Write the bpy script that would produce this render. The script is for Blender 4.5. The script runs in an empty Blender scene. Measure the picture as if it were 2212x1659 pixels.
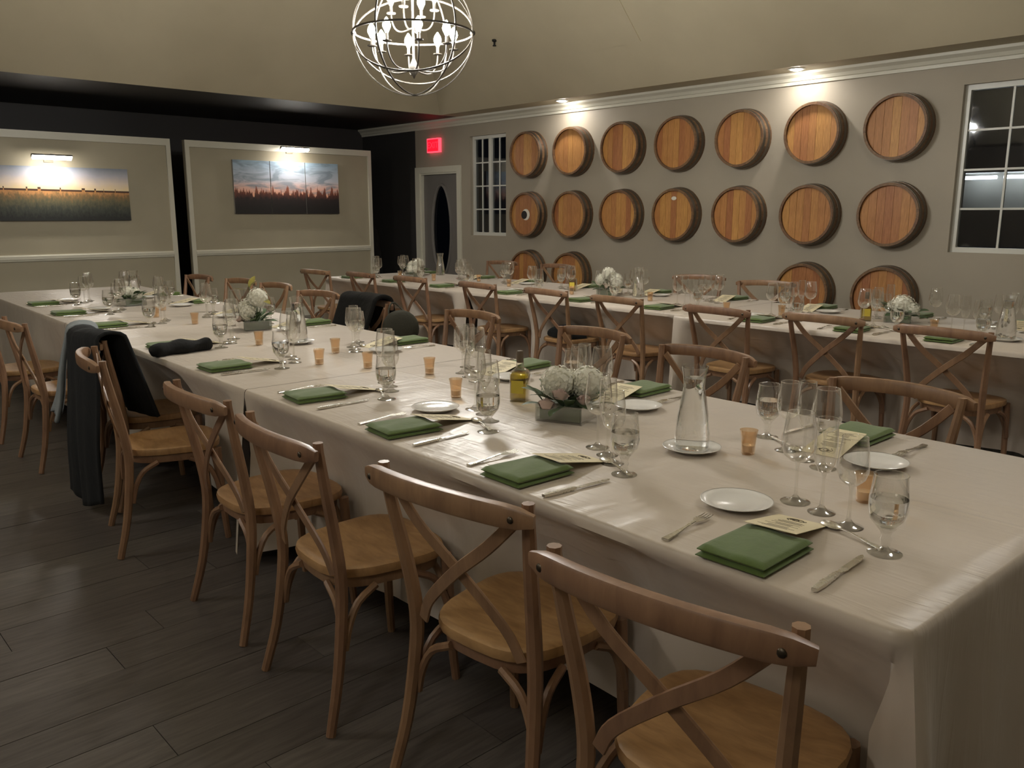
import bpy, math, random
from mathutils import Vector, Matrix
random.seed(7)
PI = math.pi
R = math.radians
scene = bpy.context.scene
col = scene.collection

# ------------------------------------------------------------------ camera, world, exposure
cam_d = bpy.data.cameras.new('camera')
cam = bpy.data.objects.new('camera', cam_d)
col.objects.link(cam)
cam.location = (0, 0, 1.47)
cam.rotation_euler = (R(90 - 11.447), 0, R(47.196))
cam_d.sensor_fit = 'HORIZONTAL'
cam_d.sensor_width = 36
cam_d.lens = 36 * 1810 / 2212
cam_d.clip_start = 0.02
scene.camera = cam
w = bpy.data.worlds.new('night')
scene.world = w
w.use_nodes = True
w.node_tree.nodes['Background'].inputs[0].default_value = (0.010, 0.012, 0.018, 1)
w.node_tree.nodes['Background'].inputs[1].default_value = 0.25
vs = scene.view_settings
vs.view_transform = 'Standard'
vs.look = 'None'
vs.gamma = 1
vs.use_curve_mapping = False
vs.exposure = 0.22
BULB = 430.0          # chandelier bulb emission strength
DOWN = 220.0           # recessed lamp emission strength
PICL = 95.0           # picture lamp emission strength

# ------------------------------------------------------------------ materials
def srgb(r, g, b):
    f = lambda c: (c / 255 / 12.92) if c / 255 <= 0.04045 else ((c / 255 + 0.055) / 1.055) ** 2.4
    return (f(r), f(g), f(b), 1)

class NT:
    def __init__(s, name):
        s.m = bpy.data.materials.new(name); s.m.use_nodes = True
        s.t = s.m.node_tree; s.t.nodes.clear()
        s.out = s.n('ShaderNodeOutputMaterial')
    def n(s, typ, **kw):
        nd = s.t.nodes.new(typ)
        for k, v in kw.items(): setattr(nd, k, v)
        return nd
    def l(s, a, b): s.t.links.new(a, b)
    def bsdf(s, base=(.5, .5, .5, 1), rough=.5, **kw):
        b = s.n('ShaderNodeBsdfPrincipled')
        b.inputs['Base Color'].default_value = base
        b.inputs['Roughness'].default_value = rough
        for k, v in kw.items(): b.inputs[k.replace('_', ' ')].default_value = v
        s.l(b.outputs[0], s.out.inputs[0])
        return b
    def coord(s, kind='Object', scale=(1, 1, 1), loc=(0, 0, 0), rot=(0, 0, 0)):
        tc = s.n('ShaderNodeTexCoord'); mp = s.n('ShaderNodeMapping')
        mp.inputs['Scale'].default_value = scale; mp.inputs['Location'].default_value = loc
        mp.inputs['Rotation'].default_value = rot
        s.l(tc.outputs[kind], mp.inputs[0])
        return mp.outputs[0]
    def noise(s, vec, scale, detail=3, rough=.5, dist=0):
        n = s.n('ShaderNodeTexNoise'); n.inputs['Scale'].default_value = scale
        n.inputs['Detail'].default_value = detail; n.inputs['Roughness'].default_value = rough
        n.inputs['Distortion'].default_value = dist
        if vec is not None: s.l(vec, n.inputs['Vector'])
        return n.outputs[0]
    def ramp(s, fac, stops):
        r = s.n('ShaderNodeValToRGB'); e = r.color_ramp.elements
        e[0].position, e[0].color = stops[0]; e[1].position, e[1].color = stops[-1]
        for p, c in stops[1:-1]:
            x = e.new(p); x.color = c
        s.l(fac, r.inputs[0])
        return r.outputs[0]
    def math(s, op, a, b=None, clamp=False):
        m = s.n('ShaderNodeMath', operation=op, use_clamp=clamp)
        for i, v in enumerate((a, b)):
            if v is None: continue
            if isinstance(v, (int, float)): m.inputs[i].default_value = v
            else: s.l(v, m.inputs[i])
        return m.outputs[0]
    def mix(s, fac, a, b, blend='MIX'):
        m = s.n('ShaderNodeMix', data_type='RGBA', blend_type=blend)
        for k, v in ((0, fac), (6, a), (7, b)):
            if isinstance(v, (int, float)): m.inputs[k].default_value = v
            elif isinstance(v, tuple): m.inputs[k].default_value = v
            else: s.l(v, m.inputs[k])
        return m.outputs[2]
    def bump(s, h, strength, dist, b):
        n = s.n('ShaderNodeBump'); n.inputs['Strength'].default_value = strength
        n.inputs['Distance'].default_value = dist
        s.l(h, n.inputs['Height']); s.l(n.outputs[0], b.inputs['Normal'])

M = {}
def paint(name, c, rough=.6, var=.06, bump=.15):
    k = NT(name); b = k.bsdf(c, rough)
    v = k.coord()
    f = k.noise(v, 2.2, 4)
    d = tuple(x * (1 - var * 2) for x in c[:3]) + (1,)
    k.l(k.mix(f, d, tuple(min(1, x * (1 + var)) for x in c[:3]) + (1,)), b.inputs['Base Color'])
    k.bump(k.noise(v, 140, 2), bump, .002, b)
    M[name] = k.m
paint('wall_paint', srgb(164, 155, 139))
paint('ceiling_paint', srgb(192, 182, 156))
paint('charcoal_paint_and_shade', srgb(52, 50, 49))  # dark wall paint; also the shade coloured onto the left soffit
paint('panel_paint', srgb(168, 160, 138))
paint('white_trim', srgb(205, 202, 186), .4, .03, .03)
paint('door_grey', srgb(112, 108, 104), .45, .04, .05)
paint('vinyl_white', srgb(206, 206, 198), .35, .02, .02)
paint('matte_black', srgb(16, 16, 17), .7, .1, .2)
paint('white_china', srgb(226, 224, 220), .18, .01, .01)
paint('menu_paper', srgb(226, 214, 180), .7, .04, .1)
paint('menu_ink', srgb(110, 100, 82), .8, .1, .0)
paint('menu_logo', srgb(88, 78, 60), .8, .1, .0)
paint('barrel_mark_black', srgb(18, 16, 15), .6, .1, .0)
paint('barrel_mark_white', srgb(228, 224, 212), .6, .03, .0)
paint('table_ply', srgb(120, 92, 62), .6, .1, .1)
paint('canvas_edge', srgb(150, 146, 138), .8, .05, .2)
paint('bottle_cap', srgb(96, 82, 66), .4, .05, .0)
paint('oil_label', srgb(196, 176, 60), .6, .05, .0)

def wood(name, c1, c2, scale=(9, 9, 1.2), rough=.42, rnd=.35, ring=4):
    k = NT(name); b = k.bsdf(c1, rough)
    v = k.coord('Object', scale)
    oi = k.n('ShaderNodeObjectInfo')
    vv = k.n('ShaderNodeVectorMath', operation='ADD'); k.l(v, vv.inputs[0])
    cb = k.n('ShaderNodeCombineXYZ')
    k.l(k.math('MULTIPLY', oi.outputs['Random'], 37), cb.inputs[0]); k.l(cb.outputs[0], vv.inputs[1])
    n = k.noise(vv.outputs[0], ring, 5, .6, .6)
    c = k.ramp(n, [(.3, c1), (.7, c2)])
    hs = k.n('ShaderNodeHueSaturation'); k.l(c, hs.inputs['Color'])
    k.l(k.math('ADD', k.math('MULTIPLY', oi.outputs['Random'], rnd), 1 - rnd / 2), hs.inputs['Value'])
    k.l(k.math('ADD', k.math('MULTIPLY', oi.outputs['Random'], rnd * .06), .5 - rnd * .03), hs.inputs['Hue'])
    k.l(hs.outputs[0], b.inputs['Base Color'])
    k.bump(n, .15, .003, b)
    M[name] = k.m
wood('chair_wood', srgb(122, 92, 70), srgb(152, 118, 90), (6, 6, 1.5), .38, .16)
wood('seat_wood', srgb(152, 116, 78), srgb(182, 144, 100), (3, 10, 3), .36, .12)
wood('head_oak', srgb(158, 106, 58), srgb(192, 136, 80), (22, 4, 2.2), .5, .42)
wood('stave_oak', srgb(92, 68, 48), srgb(128, 96, 66), (8, 3, 8), .55, .25)
wood('floor_plank', srgb(74, 69, 66), srgb(100, 94, 90), (14, 1.3, 4), .4, .35)

def metal(name, c, rough):
    k = NT(name); b = k.bsdf(c, rough, Metallic=1.0)
    n = k.noise(k.coord(), 60, 2)
    k.l(k.math('ADD', k.math('MULTIPLY', n, .15), rough - .07), b.inputs['Roughness'])
    M[name] = k.m
metal('steel', srgb(222, 218, 208), .26)
metal('hoop_steel', srgb(120, 112, 102), .45)
paint('champagne_metal', srgb(66, 61, 54), .5, .05, .0)
metal('lamp_bronze', srgb(90, 82, 72), .4)

def fabric(name, c, rough=.8, sheen=.3, wscale=(1, 1, 1), wr=3.0, wamt=.5, wdist=.01, var=.12):
    k = NT(name); b = k.bsdf(c, rough)
    b.inputs['Sheen Weight'].default_value = sheen
    v = k.coord('Object', wscale)
    n = k.noise(v, wr, 3, .55, .4)
    d = tuple(x * (1 - var) for x in c[:3]) + (1,); e = tuple(min(1, x * (1 + var)) for x in c[:3]) + (1,)
    k.l(k.mix(n, d, e), b.inputs['Base Color'])
    k.bump(n, wamt, wdist, b)
    M[name] = k.m
fabric('napkin_green', srgb(80, 102, 40), .85, .3, (1, 1, 1), 40, .25, .004, .15)
fabric('coat_navy', srgb(22, 24, 27), .95, .0, (1, 1, .4), 12, .5, .02, .2)
fabric('coat_black', srgb(12, 12, 13), .95, .0, (1, 1, .5), 12, .5, .02, .2)
fabric('hoodie_grey', srgb(128, 134, 138), .95, .0, (1, 1, .5), 14, .5, .02, .15)
fabric('purse_olive', srgb(52, 52, 42), .7, .1, (1, 1, 1), 30, .3, .01, .15)
fabric('petal_white', srgb(222, 220, 205), .8, .3, (1, 1, 1), 60, .6, .01, .1)
fabric('petal_blush', srgb(206, 182, 172), .7, .3, (1, 1, 1), 40, .4, .01, .1)
fabric('leaf_green', srgb(58, 82, 44), .55, .1, (1, 1, 1), 30, .3, .005, .3)
fabric('leaf_yellow', srgb(128, 118, 36), .55, .1, (1, 1, 1), 30, .3, .005, .3)

def satin():
    k = NT('table_satin'); c = srgb(198, 186, 172); b = k.bsdf(c, .40)
    b.inputs['Sheen Weight'].default_value = .2
    n = k.noise(k.coord('Object', (1.6, .8, .5)), 2.6, 3, .55, .4)
    k.l(k.mix(n, tuple(x * .95 for x in c[:3]) + (1,), tuple(x * 1.05 for x in c[:3]) + (1,)), b.inputs['Base Color'])
    tc = k.n('ShaderNodeTexCoord'); sx = k.n('ShaderNodeSeparateXYZ'); k.l(tc.outputs['Object'], sx.inputs[0])
    h = n
    for y0 in (.70, .33):
        d = k.math('ABSOLUTE', k.math('SUBTRACT', sx.outputs[1], y0))
        cr = k.math('SUBTRACT', 1, k.math('MULTIPLY', d, 1 / .012), True)
        h = k.math('ADD', h, k.math('MULTIPLY', cr, .09 if y0 > .5 else .04))
    # fine tension wrinkles running in from the edges
    w2 = k.noise(k.coord('Object', (2.2, 14, 2)), 2.0, 2, .5, 1.2)
    h = k.math('ADD', h, k.math('MULTIPLY', k.math('POWER', w2, 4), .22))
    k.bump(h, .55, .03, b)
    M['table_satin'] = k.m
satin()

def thin_glass(name, tint, lo=.08, hi=.9, power=1.6, rough=.03):
    k = NT(name)
    tr = k.n('ShaderNodeBsdfTransparent'); tr.inputs[0].default_value = tint
    gl = k.n('ShaderNodeBsdfGlossy'); gl.inputs['Roughness'].default_value = rough
    gl.inputs[0].default_value = (1, 1, 1, 1)
    lw = k.n('ShaderNodeLayerWeight'); lw.inputs[0].default_value = .5
    f = k.math('ADD', k.math('MULTIPLY', k.math('POWER', lw.outputs['Facing'], power), hi), lo, True)
    mx = k.n('ShaderNodeMixShader'); k.l(f, mx.inputs[0]); k.l(tr.outputs[0], mx.inputs[1]); k.l(gl.outputs[0], mx.inputs[2])
    k.l(mx.outputs[0], k.out.inputs[0])
    M[name] = k.m
thin_glass('clear_glass', (.97, .97, .96, 1))
thin_glass('solid_glass', (.97, .97, .96, 1), .12, .8, 2.0, .08)
thin_glass('window_glass', (.55, .57, .58, 1), .06, .8, 4)
thin_glass('oval_glass', (.25, .27, .27, 1), .05, .7, 4, .12)
thin_glass('amber_glass', (.95, .84, .70, 1), .08, .6, 2.0, .1)
thin_glass('olive_oil', (.62, .52, .04, 1), .05, .5, 3)
k = NT('water'); k.bsdf((.96, .97, .97, 1), .02, IOR=1.33, Transmission_Weight=1.0); M['water'] = k.m

def emit(name, c, s, base=(.8, .8, .8, 1)):
    k = NT(name); b = k.bsdf(base, .5)
    b.inputs['Emission Color'].default_value = c; b.inputs['Emission Strength'].default_value = s
    M[name] = k.m
emit('bulb_glow', (1, .975, .92, 1), BULB)
for q in (40, 34, 24): emit('bulb_glow_dim%d' % q, (1, .975, .92, 1), BULB * q / 100)
emit('downlight_glow', (1, .94, .87, 1), DOWN)
emit('picture_lamp_glow', (1, .93, .84, 1), PICL)
emit('exit_red', (1, .004, .016, 1), 1.7, (.3, .01, .01, 1))
emit('exit_letter', (1, .015, .03, 1), 2.3, (.3, .01, .01, 1))
emit('exit_edge', (1, .06, .10, 1), 1.5, (.5, .1, .1, 1))
emit('outdoor_tube', (.92, .95, 1, 1), 14.0)
emit('candle_wick', (1, .6, .25, 1), .6)

# paintings: flat painted canvases in procedural colour
def painting_field():
    k = NT('field_painting'); b = k.bsdf((.5, .5, .5, 1), .55)
    tc = k.n('ShaderNodeTexCoord'); sx = k.n('ShaderNodeSeparateXYZ'); k.l(tc.outputs['Generated'], sx.inputs[0])
    y, z = sx.outputs[1], sx.outputs[2]
    v = k.coord('Generated', (1, 4, 1.5))
    n1 = k.noise(v, 3, 5)
    sky = k.ramp(k.math('ADD', z, k.math('MULTIPLY', k.math('SUBTRACT', n1, .5), .12)),
                 [(.60, srgb(238, 214, 170)), (.70, srgb(226, 208, 190)), (.85, srgb(180, 178, 186)), (1, srgb(128, 138, 152))])
    v2 = k.coord('Generated', (1, 26, 5))
    n2 = k.noise(v2, 2.4, 6, .65)
    field = k.ramp(k.math('ADD', z, k.math('MULTIPLY', k.math('SUBTRACT', n2, .5), .35)),
                   [(.05, srgb(22, 24, 22)), (.22, srgb(58, 62, 52)), (.36, srgb(96, 92, 66)), (.46, srgb(132, 104, 66)), (.55, srgb(196, 140, 84))])
    v3 = k.coord('Generated', (0, 14, 0))
    hz = k.math('ADD', k.math('MULTIPLY', k.math('GREATER_THAN', k.noise(v3, 1.6, 2), .60), .035), .60)
    hz = k.math('SUBTRACT', hz, k.math('MULTIPLY', y, .03))
    dark = k.math('GREATER_THAN', z, k.math('SUBTRACT', hz, .035))
    fld = k.mix(dark, field, srgb(72, 44, 26))
    k.l(k.mix(k.math('GREATER_THAN', z, hz), fld, sky), b.inputs['Base Color'])
    M['field_painting'] = k.m
painting_field()
def painting_sunset(ref):
    k = NT('sunset_painting'); b = k.bsdf((.5, .5, .5, 1), .5)
    tc = k.n('ShaderNodeTexCoord'); tc.object = ref
    def mp(sc):
        m = k.n('ShaderNodeMapping'); m.inputs['Scale'].default_value = sc; k.l(tc.outputs['Object'], m.inputs[0]); return m.outputs[0]
    sx = k.n('ShaderNodeSeparateXYZ'); k.l(tc.outputs['Object'], sx.inputs[0])
    y, z = sx.outputs[1], k.math('DIVIDE', sx.outputs[2], .72)
    n1 = k.noise(mp((1, 1.6, 6)), 1.6, 5, .55, .8)
    base = k.ramp(z, [(.36, srgb(240, 176, 142)), (.50, srgb(232, 190, 176)), (.64, srgb(196, 200, 210)), (1, srgb(150, 178, 198))])
    cloud = k.ramp(n1, [(.46, (0, 0, 0, 1)), (.60, (1, 1, 1, 1))])
    sky = k.mix(k.math('MULTIPLY', cloud, .75), base, srgb(122, 138, 152))
    n3 = k.noise(mp((0, 9, 0)), 1.5, 4, .7)
    n4 = k.noise(mp((1, 14, 8)), 1.4, 5, .7)
    h = k.math('ADD', k.math('MULTIPLY', k.math('POWER', n3, 2.2), 1.0), .20)
    ground = k.ramp(k.math('ADD', z, k.math('MULTIPLY', k.math('SUBTRACT', n4, .5), .22)),
                    [(.12, srgb(30, 28, 28)), (.28, srgb(44, 36, 36)), (.36, srgb(92, 54, 46)), (.46, srgb(140, 82, 62))])
    k.l(k.mix(k.math('GREATER_THAN', z, h), ground, sky), b.inputs['Base Color'])
    M['sunset_painting'] = k.m

# ------------------------------------------------------------------ mesh building
class MB:
    def __init__(s): s.v = []; s.f = []
    def add(s, vs, fs):
        o = len(s.v); s.v += [tuple(x) for x in vs]; s.f += [tuple(i + o for i in f) for f in fs]
        return s
    def box(s, x0, x1, y0, y1, z0, z1):
        return s.add([(x0, y0, z0), (x1, y0, z0), (x1, y1, z0), (x0, y1, z0), (x0, y0, z1), (x1, y0, z1), (x1, y1, z1), (x0, y1, z1)],
                     [(0, 3, 2, 1), (4, 5, 6, 7), (0, 1, 5, 4), (1, 2, 6, 5), (2, 3, 7, 6), (3, 0, 4, 7)])
    def lathe(s, prof, n=20, c=(0, 0, 0), cap0=True, cap1=True):
        o = len(s.v)
        for r, z in prof:
            for i in range(n):
                a = 2 * PI * i / n
                s.v.append((c[0] + r * math.cos(a), c[1] + r * math.sin(a), c[2] + z))
        for j in range(len(prof) - 1):
            for i in range(n):
                i2 = (i + 1) % n
                s.f.append((o + j * n + i, o + j * n + i2, o + (j + 1) * n + i2, o + (j + 1) * n + i))
        if cap0: s.f.append(tuple(o + i for i in reversed(range(n))))
        if cap1: s.f.append(tuple(o + (len(prof) - 1) * n + i for i in range(n)))
        return s
    def tube(s, pts, rad, n=8, cap=True, sq=None, up=(0, 0, 1), closed=False):
        """sweep an ellipse (or sq=(w,h) rounded bar) along pts; rad scalar or list"""
        P = [Vector(p) for p in pts]; m = len(P); o = len(s.v)
        U = Vector(up)
        for i, p in enumerate(P):
            if closed: t = P[(i + 1) % m] - P[i - 1]
            else: t = P[min(i + 1, m - 1)] - P[max(i - 1, 0)]
            t.normalize()
            a = t.cross(U)
            if a.length < 1e-4: a = t.cross(Vector((1, 0, 0)))
            a.normalize(); b = a.cross(t)
            r = rad[i] if isinstance(rad, (list, tuple)) else rad
            for j in range(n):
                g = 2 * PI * j / n
                ca, sa = math.cos(g), math.sin(g)
                if sq:
                    e = .45
                    ca = math.copysign(abs(ca) ** e, ca); sa = math.copysign(abs(sa) ** e, sa)
                    s.v.append(tuple(p + a * (sq[0] * r * ca) + b * (sq[1] * r * sa)))
                else: s.v.append(tuple(p + a * (r * ca) + b * (r * sa)))
        q = m if closed else m - 1
        for i in range(q):
            i1 = (i + 1) % m
            for j in range(n):
                j2 = (j + 1) % n
                s.f.append((o + i * n + j, o + i * n + j2, o + i1 * n + j2, o + i1 * n + j))
        if cap and not closed:
            s.f.append(tuple(o + j for j in reversed(range(n))))
            s.f.append(tuple(o + (m - 1) * n + j for j in range(n)))
        return s
    def prism(s, outline, z0, z1, bev=0):
        """outline xy CCW extruded in z, with optional small top/bottom inset"""
        n = len(outline); o = len(s.v)
        cx = sum(p[0] for p in outline) / n; cy = sum(p[1] for p in outline) / n
        rings = [(z0, 1 - bev), (z0 + (z1 - z0) * .3, 1), (z0 + (z1 - z0) * .7, 1), (z1, 1 - bev)] if bev else [(z0, 1), (z1, 1)]
        for z, k in rings:
            for x, y in outline: s.v.append((cx + (x - cx) * k, cy + (y - cy) * k, z))
        for r in range(len(rings) - 1):
            for i in range(n):
                j = (i + 1) % n
                s.f.append((o + r * n + i, o + r * n + j, o + (r + 1) * n + j, o + (r + 1) * n + i))
        s.f.append(tuple(o + i for i in reversed(range(n))))
        s.f.append(tuple(o + (len(rings) - 1) * n + i for i in range(n)))
        return s
    def grid(s, fn, nu, nv, flip=False):
        o = len(s.v)
        for i in range(nu + 1):
            for j in range(nv + 1): s.v.append(tuple(fn(i / nu, j / nv)))
        for i in range(nu):
            for j in range(nv):
                a = o + i * (nv + 1) + j
                q = (a, a + nv + 1, a + nv + 2, a + 1)
                s.f.append(q[::-1] if flip else q)
        return s
    def ball(s, c, r, nu=10, nv=6, sc=(1, 1, 1)):
        prof = [(math.sin(PI * j / nv) * r, -math.cos(PI * j / nv) * r) for j in range(nv + 1)]
        o = len(s.v)
        s.lathe([(max(a, 1e-5), b) for a, b in prof], nu, (0, 0, 0), False, False)
        for i in range(o, len(s.v)):
            x, y, z = s.v[i]; s.v[i] = (x * sc[0] + c[0], y * sc[1] + c[1], z * sc[2] + c[2])
        return s
    def xf(s, m):
        s.v = [tuple(m @ Vector(p)) for p in s.v]; return s
    def mesh(s, name, mat, smooth=True, ang=40):
        me = bpy.data.meshes.new(name); me.from_pydata(s.v, [], s.f); me.update()
        if smooth:
            me.polygons.foreach_set('use_smooth', [True] * len(me.polygons))
            me.set_sharp_from_angle(angle=R(ang))
        if mat: me.materials.append(M[mat])
        return me
    def obj(s, name, mat, parent=None, smooth=True, ang=40):
        o = bpy.data.objects.new(name, s.mesh(name, mat, smooth, ang)); col.objects.link(o)
        o.parent = parent
        return o

def tag(o, label=None, cat=None, group=None, kind=None):
    if label: o['label'] = label
    if cat: o['category'] = cat
    if group: o['group'] = group
    if kind: o['kind'] = kind
    return o
def thing(name, label, cat, loc=(0, 0, 0), rotz=0, group=None):
    o = bpy.data.objects.new(name, None); col.objects.link(o); o.empty_display_size = .05
    o.location = loc; o.rotation_euler = (0, 0, rotz)
    return tag(o, label, cat, group)
def struct(name, mb, mat, parent=None, smooth=False):
    o = mb.obj(name, mat, parent, smooth)
    if parent is None: o['kind'] = 'structure'
    return o
def inst(name, me, parent, loc=(0, 0, 0), rot=(0, 0, 0)):
    o = bpy.data.objects.new(name, me); col.objects.link(o); o.parent = parent
    o.location = loc; o.rotation_euler = rot
    return o
def dup(root, loc, rotz=0, label=None, group=None, parent=None):
    r = root.copy(); col.objects.link(r)
    r.location = loc; r.rotation_euler = (0, 0, rotz)
    if label: r['label'] = label
    if group: r['group'] = group
    for ch in root.children:
        c = ch.copy(); col.objects.link(c); c.parent = r
        for g in ch.children:
            d = g.copy(); col.objects.link(d); d.parent = c
    return r
class Proto:
    """first placing uses the built thing itself, later ones copies of it"""
    def __init__(s, build): s.b = build; s.root = None
    def __call__(s, loc, rotz=0, label=None, group=None):
        if s.root is None:
            s.root = s.b(); o = s.root
            o.location = loc; o.rotation_euler = (0, 0, rotz)
            if label: o['label'] = label
            if group: o['group'] = group
            return o
        return dup(s.root, loc, rotz, label, group)

# ------------------------------------------------------------------ room shell
X0, X1, Y0, Y1 = -12.6, 3.6, -3.4, 8.2
ZS = 2.87          # soffit
SX0, SX1, SY0, SY1 = -9.95, 1.4, -2.6, 7.8
SL = 1.45          # rise of the sloped ceiling
struct('floor', MB().box(X0, X1, Y0, Y1, -.12, -.012), 'charcoal_paint_and_shade')
fl = bpy.data.objects['floor']
# planks run along Y; the nearest are single boards, the rest one joined layer
PW, PL = .19, 1.45
boards = []
nx = int((X1 - X0) / PW)
for i in range(nx):
    off = random.random() * PL
    y = Y0 - off
    while y < Y1:
        a, b = max(Y0, y), min(Y1, y + PL)
        if b - a > .05: boards.append((X0 + i * PW, a, b))
        y += PL
def vis(bd):
    x, a, b = bd[0] + PW / 2, bd[1], bd[2]; ym = (a + b) / 2
    az = math.degrees(math.atan2(-x, max(ym, .01)))       # left of +Y
    d = math.hypot(x, ym)
    return d + (0 if (14 < az < 86 and ym > 0 and d > .8) else 30) + (3 if (1.5 < ym < 2.8 or ym > 5) else 0)
boards.sort(key=vis)
full = MB().box(.0012, PW - .0012, .0012, PL - .0012, -.012, 0).mesh('plank', 'floor_plank', False)
rest = MB()
for q, (x, a, b) in enumerate(boards):
    dz = random.uniform(-.0012, 0)
    if q < 290:
        me = full if b - a > PL - 1e-6 else MB().box(.0012, PW - .0012, .0012, b - a - .0012, -.012, 0).mesh('plank', 'floor_plank', False)
        inst('plank', me, fl, (x, a, dz))
    else: rest.box(x + .0012, x + PW - .0012, a + .0012, b - .0012, -.012 + dz, dz)
tag(rest.obj('planks_beyond', 'floor_plank', fl, False), kind='stuff')

# barrel wall with openings
WT = .16
DO = (-10.99, -10.06, 0, 2.10)
W1 = (-9.76, -8.98, 1.165, 2.585)
W2 = (-2.985, -1.46, 1.13, 2.59)
HB = 3.0
wb = MB()
def wbox(xa, xb, za, zb): wb.box(xa, xb, Y1, Y1 + WT, za, zb)
wbox(-11.10, DO[0], 0, HB); wbox(DO[0], DO[1], DO[3], HB); wbox(DO[1], W1[0], 0, HB)
wbox(W1[0], W1[1], 0, W1[2]); wbox(W1[0], W1[1], W1[3], HB); wbox(W1[1], W2[0], 0, HB)
wbox(W2[0], W2[1], 0, W2[2]); wbox(W2[0], W2[1], W2[3], HB); wbox(W2[1], X1 + .16, 0, HB)
struct('wall_back', wb, 'wall_paint')
struct('wall_back_corner', MB().box(X0 - .16, -11.10, Y1, Y1 + WT, 0, HB), 'charcoal_paint_and_shade')
struct('wall_left', MB().box(X0 - .16, X0, Y0 - .16, Y1, 0, HB), 'charcoal_paint_and_shade')
struct('wall_right', MB().box(X1, X1 + .16, Y0 - .16, Y1, 0, HB), 'wall_paint')
struct('wall_front', MB().box(X0, X1, Y0 - .16, Y0, 0, HB), 'wall_paint')
# soffit ring, sloped ceiling, flat top
sf = MB()
struct('ceiling_soffit_shade', MB().box(X0, SX0, Y0, Y1, ZS, ZS + .02), 'charcoal_paint_and_shade')  # left soffit: its unlit shade is painted in as charcoal
sf.box(SX1, X1, Y0, Y1, ZS, ZS + .02)
sf.box(SX0, SX1, SY1, Y1, ZS, ZS + .02).box(SX0, SX1, Y0, SY0, ZS, ZS + .02)
struct('ceiling_soffit', sf, 'ceiling_paint')
sl = SL / math.tan(R(44))
lo = [(SX0, SY0), (SX1, SY0), (SX1, SY1), (SX0, SY1)]
hi = [(SX0 + sl, SY0 + sl), (SX1 - sl, SY0 + sl), (SX1 - sl, SY1 - sl), (SX0 + sl, SY1 - sl)]
ce = MB(); cv = [(x, y, ZS) for x, y in lo] + [(x, y, ZS + SL) for x, y in hi] + [(x, y, ZS + .02) for x, y in lo] + [(x, y, ZS + SL + .1) for x, y in hi]
cf = []
for i in range(4):
    j = (i + 1) % 4
    cf += [(i, i + 4, j + 4, j), (i + 8, j + 8, j + 12, i + 12)]
cf += [(4, 5, 6, 7), (12, 15, 14, 13)]
ce.add(cv, cf)
struct('ceiling', ce, 'ceiling_paint')
def on_slope(x, y, up=0):          # point on the barrel side slope
    return Vector((x, y, ZS + (SY1 - y) * math.tan(R(44)) - up))
# attic hatch panel on that slope
ht = MB()
a0, a1, b0, b1 = -6.68, -5.97, 7.39, 6.55
p = [on_slope(a0, b0), on_slope(a1, b0), on_slope(a1, b1), on_slope(a0, b1)]
nrm = Vector((0, -math.sin(R(44)), -math.cos(R(44))))
ht.add([q + nrm * .012 for q in p] + [q - nrm * .004 for q in p], [(0, 1, 2, 3), (7, 6, 5, 4), (0, 4, 5, 1), (1, 5, 6, 2), (2, 6, 7, 3), (3, 7, 4, 0)])
tag(struct('access_hatch', ht, 'ceiling_paint'))
sp = MB().lathe([(.03, 0), (.03, -.02), (.012, -.03), (.012, -.06), (.022, -.065), (.022, -.075)], 10)
o = sp.obj('sprinkler', 'matte_black'); o.location = on_slope(-8.0, 7.12, -.005)
tag(o, 'small dark sprinkler head on the sloped ceiling', 'sprinkler')

# crown moulding along the barrel wall
def sweep_x(prof, xa, xb):
    n = len(prof); b = MB()
    b.add([(xa, y, z) for y, z in prof] + [(xb, y, z) for y, z in prof],
          [(i, (i + 1) % n, (i + 1) % n + n, i + n) for i in range(n)] + [tuple(reversed(range(n))), tuple(range(n, 2 * n))])
    return b
cp = [(Y1, 2.755), (Y1 - .018, 2.755), (Y1 - .022, 2.785), (Y1 - .035, 2.79), (Y1 - .05, 2.82), (Y1 - .085, 2.845), (Y1 - .09, ZS), (Y1, ZS)]
struct('trim_crown', sweep_x(cp, X0, X1), 'white_trim')
for (xa, xb, n) in ((X0, -11.10, 1), (-9.96, X1, 2)):
    struct('baseboard_back', MB().box(xa, xb, Y1 - .016, Y1, 0, .12), 'white_trim')

# door with oval light
d1 = thing('door_1', None, None, (0, 0, 0)); d1['kind'] = 'structure'
cs = MB()
for xa, xb, za, zb in ((-11.10, -10.99, 0, 2.19), (-10.06, -9.965, 0, 2.19), (-10.99, -10.06, 2.10, 2.19)):
    cs.box(xa, xb, Y1 - .022, Y1, za, zb)
cs.box(-10.99, -10.965, Y1, Y1 + .12, 0, 2.10).box(-10.085, -10.06, Y1, Y1 + .12, 0, 2.10).box(-10.965, -10.085, Y1, Y1 + .12, 2.075, 2.10)
cs.obj('casing', 'white_trim', d1, False)
oc = (-10.52, 1.22); orx, orz = .235, .70
N = 40
leaf = MB()
ov = [(oc[0] + orx * math.cos(2 * PI * i / N), oc[1] + orz * math.sin(2 * PI * i / N)) for i in range(N)]
def rim(i):                      # matching point on the door leaf outline
    a = 2 * PI * i / N; c_, s_ = math.cos(a), math.sin(a)
    hx = (.44 if c_ > 0 else .445); hz = (.855 if s_ > 0 else 1.20)
    t = min(hx / max(abs(c_), 1e-6), hz / max(abs(s_), 1e-6))
    return (oc[0] + t * c_, oc[1] + t * s_)
ol = [rim(i) for i in range(N)]
for yy, fl_ in ((Y1 + .05, 0), (Y1 + .095, 1)):
    o_ = len(leaf.v)
    leaf.v += [(x, yy, z) for x, z in ov] + [(x, yy, z) for x, z in ol]
    for i in range(N):
        j = (i + 1) % N
        q = (o_ + i, o_ + j, o_ + N + j, o_ + N + i)
        leaf.f.append(q if fl_ else q[::-1])
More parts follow.
